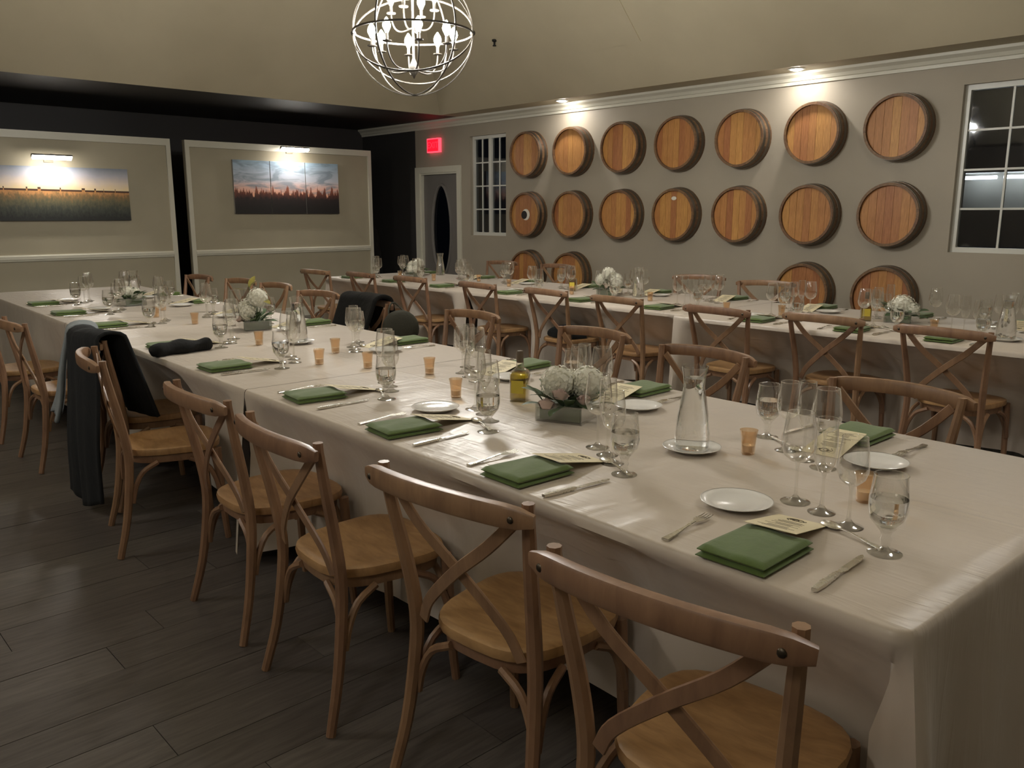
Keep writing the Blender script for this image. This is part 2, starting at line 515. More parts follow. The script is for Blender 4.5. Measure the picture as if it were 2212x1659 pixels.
leaf.obj('leaf', 'door_grey', d1, False)
MB().tube([(x, Y1 + .05, z) for x, z in ov], .026, 8, closed=True, up=(0, 1, 0)).obj('oval_moulding', 'door_grey', d1)
MB().add([(x, Y1 + .07, z) for x, z in ov], [tuple(range(N))]).obj('oval_glass', 'oval_glass', d1, False)

# windows
def window(name, W, cols, rows):
    wd = thing(name, None, None); wd['kind'] = 'structure'
    xa, xb, za, zb = W; y = Y1 + .05; fr = .045
    b = MB()
    b.box(xa, xb, y, y + .07, za, za + fr).box(xa, xb, y, y + .07, zb - fr, zb)
    b.box(xa, xa + fr, y, y + .07, za + fr, zb - fr).box(xb - fr, xb, y, y + .07, za + fr, zb - fr)
    b.obj('window_frame', 'vinyl_white', wd, False)
    xm = (xa + xb) / 2
    MB().box(xm - .03, xm + .03, y - .005, y + .06, za + fr, zb - fr).obj('meeting_stile', 'vinyl_white', wd, False)
    for sa, sb in ((xa + fr, xm - .03), (xm + .03, xb - fr)):
        cw = (sb - sa) / cols; rh = (zb - za - 2 * fr) / rows
        for c in range(1, cols): MB().box(sa + c * cw - .009, sa + c * cw + .009, y + .012, y + .036, za + fr, zb - fr).obj('muntin', 'vinyl_white', wd, False)
        for r in range(1, rows): MB().box(sa, sb, y + .014, y + .034, za + fr + r * rh - .009, za + fr + r * rh + .009).obj('muntin', 'vinyl_white', wd, False)
        for c in range(cols):
            for r in range(rows):
                MB().box(sa + c * cw + .009, sa + (c + 1) * cw - .009, y + .022, y + .026, za + fr + r * rh + .009, za + fr + (r + 1) * rh - .009).obj('pane', 'window_glass', wd, False)
    return wd
window('window_1', W1, 2, 4)
window('window_2', W2, 2, 4)
# lit canopy outside the second window
t = thing('canopy_light', 'white lit strip lamp outside in the dark beyond the right window', 'lamp', (-3.55, 11.6, 0))
MB().box(-.75, .75, 0, .5, 1.98, 2.02).obj('canopy_board', 'vinyl_white', t, False)
MB().box(-.75, .75, .5, .54, 1.55, 2.02).obj('back_board', 'vinyl_white', t, False)
MB().tube([(-.7, .25, 0), (-.7, .25, 1.98)], .03, 8).obj('post', 'lamp_bronze', t)
MB().tube([(.7, .25, 0), (.7, .25, 1.98)], .03, 8).obj('post', 'lamp_bronze', t)
tube_me = MB().tube([(-.2, 0, 0), (.2, 0, 0)], .022, 8).mesh('tube_lamp', 'outdoor_tube')
for q in (-.48, 0, .48): inst('tube_lamp', tube_me, t, (q, .3, 1.93))

# exit sign
t = thing('exit_sign', 'glowing red exit sign above the grey door', 'sign', (-10.585, Y1, 2.40))
MB().box(-.15, .15, -.05, 0, 0, .21).obj('housing', 'exit_edge', t, False)
MB().box(-.132, .132, -.054, -.05, .018, .192).obj('face', 'exit_red', t, False)
tx = bpy.data.curves.new('exit_text', 'FONT'); tx.body = 'EXIT'; tx.size = .13; tx.align_x = 'CENTER'; tx.align_y = 'CENTER'; tx.extrude = .001
to = bpy.data.objects.new('tmp', tx); col.objects.link(to)
bpy.context.view_layer.update()
tm = bpy.data.meshes.new_from_object(to.evaluated_get(bpy.context.evaluated_depsgraph_get()))
bpy.data.objects.remove(to)
tm.name = 'letters'; tm.materials.clear(); tm.materials.append(M['exit_letter'])
inst('letters', tm, t, (0, -.0555, .105), (R(90), 0, 0))

# partition panels with frames, paintings, picture lamps
PX = -11.2
def partition(ya, yb, label):
    t = thing('partition_panel', label, 'partition', (PX, (ya + yb) / 2, 0), 0)
    h = (yb - ya) / 2; zt = 2.42
    MB().box(-.06, 0, -h, h, .0, zt).obj('panel_board', 'panel_paint', t, False)
    MB().box(0, .028, -h, h, zt - .085, zt).obj('top_frame', 'white_trim', t, False)
    for s in (-1, 1):
        MB().box(0, .028, min(s * h, s * (h - .055)), max(s * h, s * (h - .055)), 0, zt - .085).obj('side_frame', 'white_trim', t, False)
    pr = [(0, .925), (.02, .925), (.024, .945), (.034, .95), (.034, .985), (.022, .992), (.02, 1.0), (0, 1.0)]
    n = len(pr); b = MB()
    b.add([(x, -h + .055, z) for x, z in pr] + [(x, h - .055, z) for x, z in pr],
          [(i, i + n, (i + 1) % n + n, (i + 1) % n) for i in range(n)] + [tuple(range(n)), tuple(reversed(range(n, 2 * n)))])
    b.obj('chair_rail', 'white_trim', t, False)
    MB().box(0, .02, -h + .055, h - .055, 0, .13).obj('base_rail', 'white_trim', t, False)
    return t
partition(1.50, 4.36, 'tan partition panel with white frame behind the wheat field painting')
partition(4.55, 7.41, 'tan partition panel with white frame behind the three part sunset painting')
c1 = thing('landscape_painting', 'wide canvas painting of a green field under a pale sunset sky', 'painting', (PX, 2.92, 1.395))
MB().box(.0, .036, -.875, .875, 0, .625).obj('canvas_stretcher', 'canvas_edge', c1, False)
MB().box(.036, .040, -.875, .875, 0, .625).obj('painted_face', 'field_painting', c1, False)
c2 = thing('triptych_painting', 'three part canvas painting of vineyard silhouettes under a blue and pink sunset', 'painting', (PX, 6.0, 1.478))
painting_sunset(c2)
for i in range(3):
    ya = -.82 + i * .5475
    cvs = MB().box(0, .036, ya, ya + .537, 0, .72).obj('canvas_stretcher', 'canvas_edge', c2, False)
    MB().box(.036, .040, ya, ya + .537, 0, .72).obj('painted_face', 'sunset_painting', cvs, False)
def picture_lamp(y, z, label):
    t = thing('picture_lamp', label, 'lamp', (PX, y, z))
    MB().box(0, .018, -.05, .05, -.03, .05).obj('wall_plate', 'lamp_bronze', t, False)
    MB().tube([(.015, 0, .02), (.07, 0, .05), (.14, 0, .055), (.18, 0, .04)], .008, 8).obj('arm', 'lamp_bronze', t)
    m = Matrix.Rotation(R(-28), 4, 'Y')
    hs = MB()
    n = 10
    pr = [(.035 * math.cos(PI * i / n), .035 * math.sin(PI * i / n)) for i in range(n + 1)]
    v = [(x, -.215, zz) for x, zz in pr] + [(x, .215, zz) for x, zz in pr]
    k_ = n + 1
    hs.add(v, [(i, i + 1, i + 1 + k_, i + k_) for i in range(n)] + [tuple(reversed(range(k_))), tuple(range(k_, 2 * k_))])
    tr = Matrix.Translation((.18, 0, .02)) @ m
    hs.xf(tr).obj('shade', 'lamp_bronze', t, True, 50)
    MB().box(-.030, .030, -.208, .208, -.014, .004).xf(tr).obj('light_tube', 'picture_lamp_glow', t, False)
picture_lamp(2.92, 2.10, 'lit picture lamp above the field painting')
picture_lamp(6.05, 2.345, 'lit picture lamp above the three part sunset painting')

# black covered stand in the gap beside the partition
def stand_fn(u, v):
    a = 2 * PI * u; z = v * 1.30
    r = (.20 - .11 * v ** 1.6) * (1 + .07 * math.sin(5 * a + 2 * v) * (1 - v)) * (1 if v < .93 else max(.05, (1 - v) / .07))
    return (r * math.cos(a), r * math.sin(a) * .8, z)
o = MB().grid(stand_fn, 28, 16, True).obj('draped_stand', 'coat_black'); o.location = (-11.75, 7.78, 0)
tag(o, 'black cloth covered stand in the dark gap beside the partition', 'stand')

# recessed downlights in the soffit
for x, lab in ((-7.66, 'lit round recessed ceiling lamp above the barrels closer to the grey door'), (-4.47, 'lit round recessed ceiling lamp above the barrels closer to the right window')):
    t = thing('recessed_lamp', lab, 'lamp', (x, 7.95, ZS), 0, None)
    MB().lathe([(.085, 0), (.082, -.006), (.062, -.008), (.058, 0)], 24, cap0=False, cap1=False).obj('trim_ring', 'vinyl_white', t)
    MB().lathe([(.06, -.001), (.05, -.012), (.02, -.018), (.001, -.019)], 20, cap0=False, cap1=False).obj('lens', 'downlight_glow', t)

# ------------------------------------------------------------------ barrels on the wall
HR = .29
def arc_pts(r, a0, a1, n): return [(r * math.cos(a0 + (a1 - a0) * i / n), r * math.sin(a0 + (a1 - a0) * i / n)) for i in range(n + 1)]
NB = 7; rr = .272
board_me = []
for i in range(NB):
    xa = -rr + 2 * rr * i / NB + .001; xb = -rr + 2 * rr * (i + 1) / NB - .001
    top = []; k_ = 5
    for j in range(k_ + 1):
        x = xa + (xb - xa) * j / k_
        top.append((x, math.sqrt(max(rr * rr - x * x, 1e-6))))
    out = [(x, -z) for x, z in top] + [(x, z) for x, z in reversed(top)]
    dy = random.uniform(-.0015, .0015)
    n = len(out); b = MB()
    b.add([(x, -.118 + dy, z) for x, z in out] + [(x, -.098, z) for x, z in out],
          [tuple(range(n))] + [(j, j + n, (j + 1) % n + n, (j + 1) % n) for j in range(n)])
    board_me.append(b.mesh('head_board', 'head_oak', False))
NSV = 22
def stave():
    b = MB(); aw = PI / NSV - .002
    prof = [(-.148, .294), (-.11, .300), (-.06, .307), (-.002, .312)]
    th = .024
    vs_ = []
    for y, r in prof:
        for rad in (r, r - th):
            for a in (-aw, 0, aw): vs_.append((rad * math.cos(a), y, rad * math.sin(a)))
    fs = []
    for i in range(len(prof) - 1):
        o_ = i * 6; p_ = o_ + 6
        fs += [(o_, o_ + 1, p_ + 1, p_), (o_ + 1, o_ + 2, p_ + 2, p_ + 1), (o_ + 3, p_ + 3, p_ + 4, o_ + 4), (o_ + 4, p_ + 4, p_ + 5, o_ + 5),
               (o_, p_, p_ + 3, o_ + 3), (o_ + 2, o_ + 5, p_ + 5, p_ + 2)]
    fs += [(0, 3, 4, 1), (1, 4, 5, 2), (18, 19, 22, 21), (19, 20, 23, 22)]
    b.add(vs_, fs)
    return b.mesh('stave', 'stave_oak', True, 30)
stave_me = stave()
def hoop(y, r, h, sl_):
    b = MB(); n = 40
    for yy, q in ((y - h / 2, r - sl_), (y + h / 2, r + sl_)):
        b.v += [(q * math.cos(2 * PI * i / n), yy, q * math.sin(2 * PI * i / n)) for i in range(n)]
        b.v += [((q - .003) * math.cos(2 * PI * i / n), yy, (q - .003) * math.sin(2 * PI * i / n)) for i in range(n)]
    for i in range(n):
        j = (i + 1) % n
        b.f += [(i, i + 2 * n, j + 2 * n, j), (n + i, n + j, 3 * n + j, 3 * n + i), (i, j, n + j, n + i), (2 * n + i, 3 * n + i, 3 * n + j, 2 * n + j)]
    return b.mesh('hoop', 'hoop_steel')
hoop_me = [hoop(-.118, .3015, .036, .0028), hoop(-.045, .3115, .036, .002)]
BX = [-3.5057 - 0.8253 * k_ for k_ in range(6, -1, -1)]
ords = ['first', 'second', 'third', 'fourth', 'fifth', 'sixth', 'seventh']
def barrel(c, row):
    x = BX[c]; z = (2.262, 1.466, .68)[row]
    rown = ('top', 'middle', 'bottom')[row]
    if row == 1 and c == 0: lab = 'oak barrel head with a black and white crescent mark beside the narrow window'
    elif row == 1 and c == 3: lab = 'oak barrel head with a small white tag, middle row'
    elif row < 2: lab = '%s oak barrel head from the narrow window in the %s row' % (ords[c], rown)
    else: lab = '%s oak barrel head of the bottom row from the narrow window' % ('first', 'second', 0, 0, 0, 'third', 'fourth')[c]
    t = thing('barrel_head', lab, 'barrel', (x, Y1, z), 0, 'barrel heads mounted on the wall')
    for me in board_me: inst('head_board', me, t)
    ph = random.random()
    for i in range(NSV): inst('stave', stave_me, t, rot=(0, -2 * PI * (i + ph) / NSV, 0))
    for me in hoop_me: inst('hoop', me, t)
    return t
for c in range(7):
    for row in range(3):
        if row == 2 and c in (2, 3, 4): continue
        t = barrel(c, row)
        if (c, row) == (0, 1):
            def disc(x, z, r, y, mat, nm):
                n = 24
                b = MB(); b.add([(x + r * math.cos(2 * PI * i / n), y, z + r * math.sin(2 * PI * i / n)) for i in range(n)] + [(x + r * math.cos(2 * PI * i / n), y + .003, z + r * math.sin(2 * PI * i / n)) for i in range(n)],
                                [tuple(range(n)), ] + [(i, i + n, (i + 1) % n + n, (i + 1) % n) for i in range(n)])
                b.obj(nm, mat, t, False)
            disc(.012, .0, .075, -.1225, 'barrel_mark_white', 'white_disc')
            disc(-.018, -.004, .056, -.1245, 'barrel_mark_black', 'black_disc')
        if (c, row) == (3, 1):
            MB().ball((0, -.120, .185), .036, 12, 6, (1, .08, .62)).obj('white_tag', 'barrel_mark_white', t)

# ------------------------------------------------------------------ chandeliers
def chandelier():
    t = thing('orb_chandelier', 'lit metal orb chandelier with candle bulbs hanging between the tables', 'chandelier')
    ro = .40
    ring = MB().tube([(ro * math.cos(2 * PI * i / 56), ro * math.sin(2 * PI * i / 56), 0) for i in range(56)], 1, 6, closed=True, sq=(.004, .0065)).mesh('orb_ring', 'champagne_metal')
    ax = R(47)                     # axis of the ring bundle, across the room
    for a in (0, 45, 90, 135):
        o_ = inst('orb_ring', ring, t); o_.rotation_mode = 'QUATERNION'
        o_.rotation_quaternion = (Matrix.Rotation(ax, 3, 'Z') @ Matrix.Rotation(R(a), 3, 'X')).to_quaternion()
    for a in (25, 65):
        o_ = inst('orb_ring', ring, t); o_.rotation_mode = 'QUATERNION'
        o_.rotation_quaternion = (Matrix.Rotation(ax + R(a * 2 + 10), 3, 'Z') @ Matrix.Rotation(R(90), 3, 'X')).to_quaternion()
        o_.scale = (.985, .985, .985)
    for s in (-1, 1):
        MB().ball((s * ro * math.cos(ax), s * ro * math.sin(ax), 0), .018, 10, 6).obj('node_cap', 'champagne_metal', t)
    MB().lathe([(.006, .40), (.006, .44), (.012, .36), (.02, .30), (.008, .26), (.008, -.16), (.02, -.19), (.035, -.22), (.03, -.25), (.012, -.27), (.004, -.29)], 14).obj('centre_column', 'champagne_metal', t)
    bulb = MB().lathe([(.010, 0), (.015, .012), (.026, .034), (.0275, .046), (.021, .066), (.009, .085), (.002, .094)], 10).mesh('bulb', 'bulb_glow')
    cup = MB().lathe([(.007, -.005), (.03, .0), (.032, .006), (.012, .008), (.0105, .012), (.0105, .050), (.004, .052)], 12).mesh('candle_cup', 'champagne_metal')
    for n, r, z0, zc in ((8, .275, -.23, -.095), (4, .155, .03, .13)):
        arm = []
        for q in range(13):
            f = q / 12
            arm.append((.012 + (r - .012) * math.sin(f * PI / 2) ** .9, 0, z0 + (zc - z0) * (1 - math.cos(f * PI / 2)) - .035 * math.sin(f * PI)))
        am = MB().tube(arm, .0055, 6, up=(0, 1, 0)).mesh('arm', 'champagne_metal')
        for i in range(n):
            a = 2 * PI * (i + .35) / n
            ao = inst('arm', am, t, rot=(0, 0, a))
            inst('candle_cup', cup, ao, (r, 0, zc)); inst('bulb', bulb, ao, (r, 0, zc + .053))
    ch = MB(); z = .44; i = 0
    while z < ZS + SL - 2.66 - .05:
        pts = [(.010 * math.cos(2 * PI * q / 10), 0, .022 * math.sin(2 * PI * q / 10)) for q in range(10)]
        m_ = Matrix.Translation((0, 0, z + .02)) @ Matrix.Rotation(R(90 * (i % 2)), 4, 'Z')
        ch.add(*(lambda b: (b.v, b.f))(MB().tube(pts, .0028, 5, closed=True, up=(0, 1, 0)).xf(m_)))
        z += .036; i += 1
    ch.obj('chain', 'champagne_metal', t)
    MB().lathe([(.012, -.05), (.05, -.02), (.06, 0)], 16, (0, 0, ZS + SL - 2.66)).obj('canopy', 'champagne_metal', t)
    return t
chan = chandelier(); chan.location = (-4.83, 3.57, 2.66)
def fill_copy(loc, rz, lab, q):  # unseen chandeliers, added as dimmer copies to fill in light
    c = dup(chan, loc, R(rz), lab)
    me = None
    for a_ in c.children:
        for b_ in a_.children:
            if b_.name.startswith('bulb'):
                if me is None: me = b_.data.copy(); me.materials[0] = M['bulb_glow_dim%d' % q]
                b_.data = me
fill_copy((-.58, 3.57, 2.66), 20, 'added unseen lit orb chandelier over the right end of the room past the long tables', 34)
fill_copy((-4.83, -1.15, 2.66), 10, 'added unseen lit orb chandelier over the open floor beside the front table', 40)
fill_copy((-.58, -1.15, 2.66), 33, 'added unseen lit orb chandelier over the open floor at the right end of the room', 24)

# ------------------------------------------------------------------ chairs
def spline(pts, n):
    """Catmull-Rom through pts"""
    P = [Vector(p) for p in pts]; P = [P[0] * 2 - P[1]] + P + [P[-1] * 2 - P[-2]]
    out = []
    m = len(P) - 3
    for i in range(m):
        for j in range(n):
            t = j / n
            a, b, c, d = P[i:i + 4]
            out.append(.5 * ((2 * b) + (c - a) * t + (2 * a - 5 * b + 4 * c - d) * t * t + (3 * b - a - 3 * c + d) * t ** 3))
    out.append(P[-2])
    return out
def chair():
    t = thing('cross_back_chair', 'x', 'chair', (0, 0, 0), 0)
    # seat: rounded trapezoid with a slightly dished top
    oc_ = []
    for i in range(28):
        a = 2 * PI * i / 28
        ca, sa = math.cos(a), math.sin(a)
        e = .62
        x = math.copysign(abs(ca) ** e, ca); y = math.copysign(abs(sa) ** e, sa)
        oc_.append((x * (.205 + .022 * y), .012 + y * .208))
    st = MB(); n = 28
    for z, k_ in ((.425, .93), (.430, .985), (.445, 1.0), (.456, .985), (.459, .94), (.455, .80), (.449, .45)):
        for x, y in oc_: st.v.append((x * k_, .012 + (y - .012) * k_, z))
    for r_ in range(6):
        for i in range(n):
            j = (i + 1) % n
            st.f.append((r_ * n + i, r_ * n + j, (r_ + 1) * n + j, (r_ + 1) * n + i))
    st.f += [tuple(reversed(range(n))), tuple(range(6 * n, 7 * n))]
    st.obj('seat', 'seat_wood', t, True, 50)
    MB().tube([(x * .86, .012 + (y - .012) * .86, .408) for x, y in oc_], 1, 8, closed=True, sq=(.012, .018)).obj('seat_rim', 'chair_wood', t)
    for s in (-1, 1):
        path = spline([(s * .232, -.255, 0), (s * .214, -.215, .16), (s * .203, -.190, .34), (s * .200, -.186, .46), (s * .208, -.205, .60), (s * .222, -.232, .74), (s * .232, -.250, .845), (s * .233, -.252, .873)], 3)
        nn = len(path)
        MB().tube(path, [.0145 + .0045 * math.sin(PI * min(1, i / nn * 1.25)) for i in range(nn)], 8, up=(0, 1, 0)).obj('rear_leg', 'chair_wood', t)
        path = spline([(s * .185, .185, .43), (s * .192, .19, .28), (s * .196, .196, .12), (s * .202, .205, 0)], 3)
        nn = len(path)
        MB().tube(path, [.019 - .006 * i / nn for i in range(nn)], 8, up=(0, 1, 0)).obj('front_leg', 'chair_wood', t)
    # bent braces under the seat
    for s in (-1, 1):
        for y0, dy in ((-.188, 1), (.185, -1)):
            pth = spline([(s * .205, y0 + dy * .004, .235), (s * .203, y0 + dy * .02, .30), (s * .198, y0 + dy * .055, .365), (s * .19, y0 + dy * .12, .40)], 3)
            MB().tube(pth, .0115, 7, up=(1, 0, 0)).obj('brace', 'chair_wood', t)
            pth = spline([(s * .200, y0 + dy * .002, .235), (s * .185, y0 + dy * .004, .30), (s * .15, y0 + dy * .008, .365), (s * .085, y0 + dy * .014, .40)], 3)
            MB().tube(pth, .0115, 7, up=(0, 1, 0)).obj('brace', 'chair_wood', t)
    # bowed top rail
    pts = []; rd = []
    for i in range(17):
        f = i / 16; x = -.268 + .536 * f
        pts.append((x, -.326 + .052 * (2 * f - 1) ** 2 + .0, .858 - .012 * (2 * f - 1) ** 2))
        rd.append(1 if 0 < i < 16 else .55)
    rd[1] = rd[15] = .9
    MB().tube(pts, rd, 12, sq=(.015, .0262)).obj('top_rail', 'chair_wood', t)
    # crossed back slats
    for s in (-1, 1):
        pth = spline([(s * .205, -.248, .835), (s * .12, -.252 - .004 * s, .745), (0, -.235 - .006 * s, .645), (-s * .12, -.207 - .004 * s, .53), (-s * .165, -.192, .455)], 4)
        MB().tube(pth, 1, 8, sq=(.0165, .0045), up=(0, 1, 0)).obj('cross_slat', 'chair_wood', t)
    # metal bolts at the rail
    for s in (-1, 1):
        MB().ball((s * .226, -.303, .848), .0085, 8, 5, (1, .5, 1)).obj('bolt', 'lamp_bronze', t)
    return t
mk_chair = Proto(chair)
CHAIRS = []
def place_chair(rx, ry, deg, label, group):
    a = R(deg); off = Vector((math.sin(a) * .285, -math.cos(a) * .285))     # rail offset from the chair origin
    CHAIRS.append((rx - off.x, ry - off.y, a))
    return mk_chair((rx - off.x, ry - off.y, 0), a, label, group)
GA = 'chairs along the open floor side of the front table'
near = [(-.777, 1.035, 6, 'wooden cross-back chair nearest the open table corner, back to the open floor'),
        (-1.438, 1.11, 6, 'wooden cross-back chair second from the open table corner, back to the open floor'),
        (-2.17, 1.07, -4, 'wooden cross-back chair third from the open table corner, back to the open floor'),
        (-2.83, 1.11, -2, 'wooden cross-back chair fourth from the open table corner, back to the open floor'),
        (-3.90, 1.10, -13, 'wooden cross-back chair turned a little beside the long navy coat'),
        (-4.51, 1.255, -3, 'wooden cross-back chair hidden under the navy coat and grey hoodie'),
        (-5.49, 1.13, 0, 'wooden cross-back chair just past the grey hoodie'),
        (-6.36, 1.10, 3, 'wooden cross-back chair second past the grey hoodie')]
for x, y, d, l in near: place_chair(x, y, d, l, GA)
GF = 'chairs on the far side of the front table'
far = [(-1.205, 2.985, 176, 'wooden cross-back chair across the front table from the chair at its open corner'),
       (-2.133, 3.166, 176, 'wooden cross-back chair behind the water carafe on the front table'),
       (-2.913, 3.293, 176, 'wooden cross-back chair behind the white flower bowl of the front table'),
       (-3.965, 3.346, 178, 'wooden cross-back chair beside the olive round purse, facing the open floor'),
       (-4.98, 3.30, 174, 'wooden cross-back chair under the rolled black jacket'),
       (-5.87, 3.37, 186, 'wooden cross-back chair next past the rolled black jacket'),
       (-6.81, 3.50, 181, 'wooden cross-back chair second past the rolled black jacket'),
       (-7.50, 3.50, 184, 'wooden cross-back chair third past the rolled black jacket'),
       (-8.26, 3.42, 184, 'wooden cross-back chair last past the rolled black jacket')]
for x, y, d, l in far: place_chair(x, y, d, l, GF)
GB = 'chairs along the near side of the barrel wall table'
for i, (x, y, d) in enumerate(((-8.26, 4.69, 5), (-7.56, 4.82, -1), (-6.71, 4.84, 0), (-5.70, 4.84, -3), (-4.83, 4.83, -4), (-4.02, 4.76, -4), (-3.117, 4.70, -3), (-2.423, 4.79, -2), (-1.70, 4.71, -4))):
    place_chair(x, y, d, 'wooden cross-back chair %s from the painting end, back to the middle aisle' % (ords + ['eighth', 'ninth'])[i], GB)
GC = 'chairs between the barrel wall table and the barrels'
for i, (x, y, d) in enumerate(((-8.12, 7.35, 186), (-7.13, 7.35, 181), (-4.88, 7.05, 200), (-4.04, 6.88, 198))):
    place_chair(x, y, d, 'wooden cross-back chair %s from the grey door, back to the barrels' % ords[i], GC)

# ------------------------------------------------------------------ tables and cloths
TZ = .76
def path_round(corners, r=.035, step=.035):
    """points and outward normals along an open polyline (walk keeps the table on the right hand... normals by turn)"""
    out = []
    n = len(corners)
    C = [Vector(c) for c in corners]
    for i in range(n - 1):
        a, b = C[i], C[i + 1]; d = (b - a); L = d.length; d.normalize()
        nr = Vector((d.y, -d.x))
        s0 = r if i > 0 else 0; s1 = L - (r if i < n - 2 else 0)
        m = max(2, int((s1 - s0) / step))
        for j in range(m + 1):
            s = s0 + (s1 - s0) * j / m
            ce_ = min(s if i > 0 else 9, (L - s) if i < n - 2 else 9)       # distance to a folded corner
            en = min(s if i == 0 else 9, (L - s) if i == n - 2 else 9)      # distance to a free end
            out.append((a + d * s, nr, ce_, en))
        if i < n - 2:
            d2 = (C[i + 2] - b).normalized(); n2 = Vector((d2.y, -d2.x))
            cc = b - d * r + d2 * r - (nr * 0)
            cc = b - d * r - nr * r
            for j in range(1, 6):
                ang = j / 6
                v = (nr * (1 - ang) + n2 * ang).normalized()
                out.append((cc + v * r, v, 0, 9))
    return out
def cloth(name, L, W, sides, label, loc, rot, seed, hem=.13):
    """local x 0..-L, y 0..W; sides subset of 'NRFL' in walking order"""
    rnd = random.Random(seed)
    b = MB()
    o_ = len(b.v)
    cn = {'a': (-L, 0), 'b': (0, 0), 'c': (0, W), 'd': (-L, W)}
    runs = {'NRF': [['a', 'b', 'c', 'd']], 'NF': [['a', 'b'], ['c', 'd']], 'NLF': [['c', 'd', 'a', 'b']]}[sides]
    top = []
    ph = [rnd.random() * 6.28 for _ in range(8)]
    pushes = []                                   # seats pushed under the table press the skirt inwards
    for (qx, qy, qa) in CHAIRS:
        fx, fy = qx - math.sin(qa) * .235, qy + math.cos(qa) * .235
        dx, dy = fx - loc[0], fy - loc[1]
        lx = dx * math.cos(rot) + dy * math.sin(rot); ly = -dx * math.sin(rot) + dy * math.cos(rot)
        if -L - .3 < lx < .3:
            if math.cos(qa) > 0 and -.12 < ly < .7: pushes.append((lx, -1, ly + .2 * abs(math.sin(qa - rot))))
            elif math.cos(qa) < 0 and -.12 < W - ly < .7: pushes.append((lx, 1, W - ly + .2 * abs(math.sin(qa - rot))))
    for run in runs:
        pts = path_round([cn[q] for q in run])
        s = 0; prev = None
        rows = [(0, 0), (.006, .004), (.0105, .014), (.012, .03)]
        nt = 14
        base = len(b.v)
        ncol = len(pts)
        for (p_, nr, ce_, en) in pts:
            if prev is not None: s += (p_ - prev).length
            prev = p_
            kc = math.exp(-(ce_ / .13) ** 2); ke = math.exp(-(en / .16) ** 2)
            fold = .45 * math.sin(s * 9.5 + ph[0] + 1.3 * math.sin(s * 2.1 + ph[1])) + .3 * math.sin(s * 17 + ph[2] + math.sin(s * 3.3 + ph[3])) + .35 * math.sin(s * 3.1 + ph[4])
            amp = .012 + .012 * math.sin(s * 1.7 + ph[5]) ** 2
            pleat = math.sin(s * 46 + ph[6])
            hz = hem + .02 * math.sin(s * 2.6 + ph[7]) - .075 * ke - .07 * kc
            tang = Vector((-nr.y, nr.x))
            for off, dz in rows: b.v.append((p_.x + nr.x * off, p_.y + nr.y * off, TZ - dz))
            for j in range(1, nt + 1):
                f = j / nt; z = (TZ - .03) + (hz - (TZ - .03)) * f
                off = .012 + f * .025 + f * amp * fold * 2.0 + kc * f * (.085 + .028 * pleat) + ke * f * (.03 + .022 * pleat)
                off = max(off, .010)
                for (px, sd_, dp) in pushes:
                    if sd_ * nr.y < .5: continue
                    g = min(1, max(0, (.50 - abs(p_.x - px)) / .28)); g = g * g * (3 - 2 * g)
                    q = min(1, (TZ - z) / .27)
                    off = off * (1 - g * q) - dp * g * q
                b.v.append((p_.x + nr.x * off, p_.y + nr.y * off, z))
        nr_ = len(rows) + nt
        for i in range(ncol - 1):
            for j in range(nr_ - 1):
                q = base + i * nr_ + j
                b.f.append((q, q + 1, q + nr_ + 1, q + nr_))
        top += [base + i * nr_ for i in range(ncol)]
    b.f.append(tuple(top))
    o = b.obj('tablecloth', 'table_satin', None, True, 60)
    o.location = loc; o.rotation_euler = (0, 0, rot)
    return tag(o, label, 'tablecloth')
def table(L, W, loc, rot, label, group=None):
    t = thing('banquet_table', label, 'table', loc, rot, group)
    MB().box(-L + .012, -.012, .012, W - .012, TZ - .035, TZ - .004).obj('tabletop', 'table_ply', t, False)
    lg = MB().tube([(0, 0, 0), (0, 0, TZ - .035)], .016, 8).mesh('leg', 'lamp_bronze')
    for x in (-.25, -L + .25):
        for y in (.42, W - .42): inst('leg', lg, t, (x, y, 0))
TA = R(-1.95); TW = 1.33
eu = Vector((-math.cos(TA), -math.sin(TA))); ev = Vector((-math.sin(TA), math.cos(TA)))
A0 = Vector((-.515, 1.408))
def onA(u, v): return A0 + eu * u + ev * v
def A_near_y(x): return A0.y + (A0.x - x) * math.tan(R(1.95))
for i, (u0, u1, sd, wl) in enumerate(((0, 2.72, 'NRF', 'champagne satin tablecloth with the open corner nearest the open floor'), (2.725, 5.60, 'NF', 'champagne satin tablecloth under the black pouch'), (5.605, 8.42, 'NLF', 'champagne satin tablecloth at the end facing the field painting'))):
    q = onA(u0, 0)
    cloth('tablecloth', u1 - u0, TW, sd, wl, (q.x, q.y, 0), TA, 11 + i)
    table(u1 - u0, TW, (q.x, q.y, 0), TA, ('folding banquet table under the cloth with the open corner', 'folding banquet table under the cloth holding the black pouch', 'folding banquet table under the cloth facing the field painting')[i])
BSEG = ((-8.63, -6.05, 5.045, 'NLF', 'facing the three part painting'), (-6.045, -3.60, 5.035, 'NF', 'below the second to fourth barrels'), (-3.595, -.95, 4.915, 'NF', 'below the last barrels and right window'), (-.945, 1.7, 4.93, 'NRF', 'at the right end of the barrel wall'))
for i, (xa, xb, y, sd, wl) in enumerate(BSEG):
    cloth('tablecloth', xb - xa, TW, sd, 'champagne satin tablecloth of the barrel wall table ' + wl, (xb, y, 0), 0, 31 + i)
    table(xb - xa, TW, (xb, y, 0), 0, 'folding banquet table along the barrel wall ' + wl)

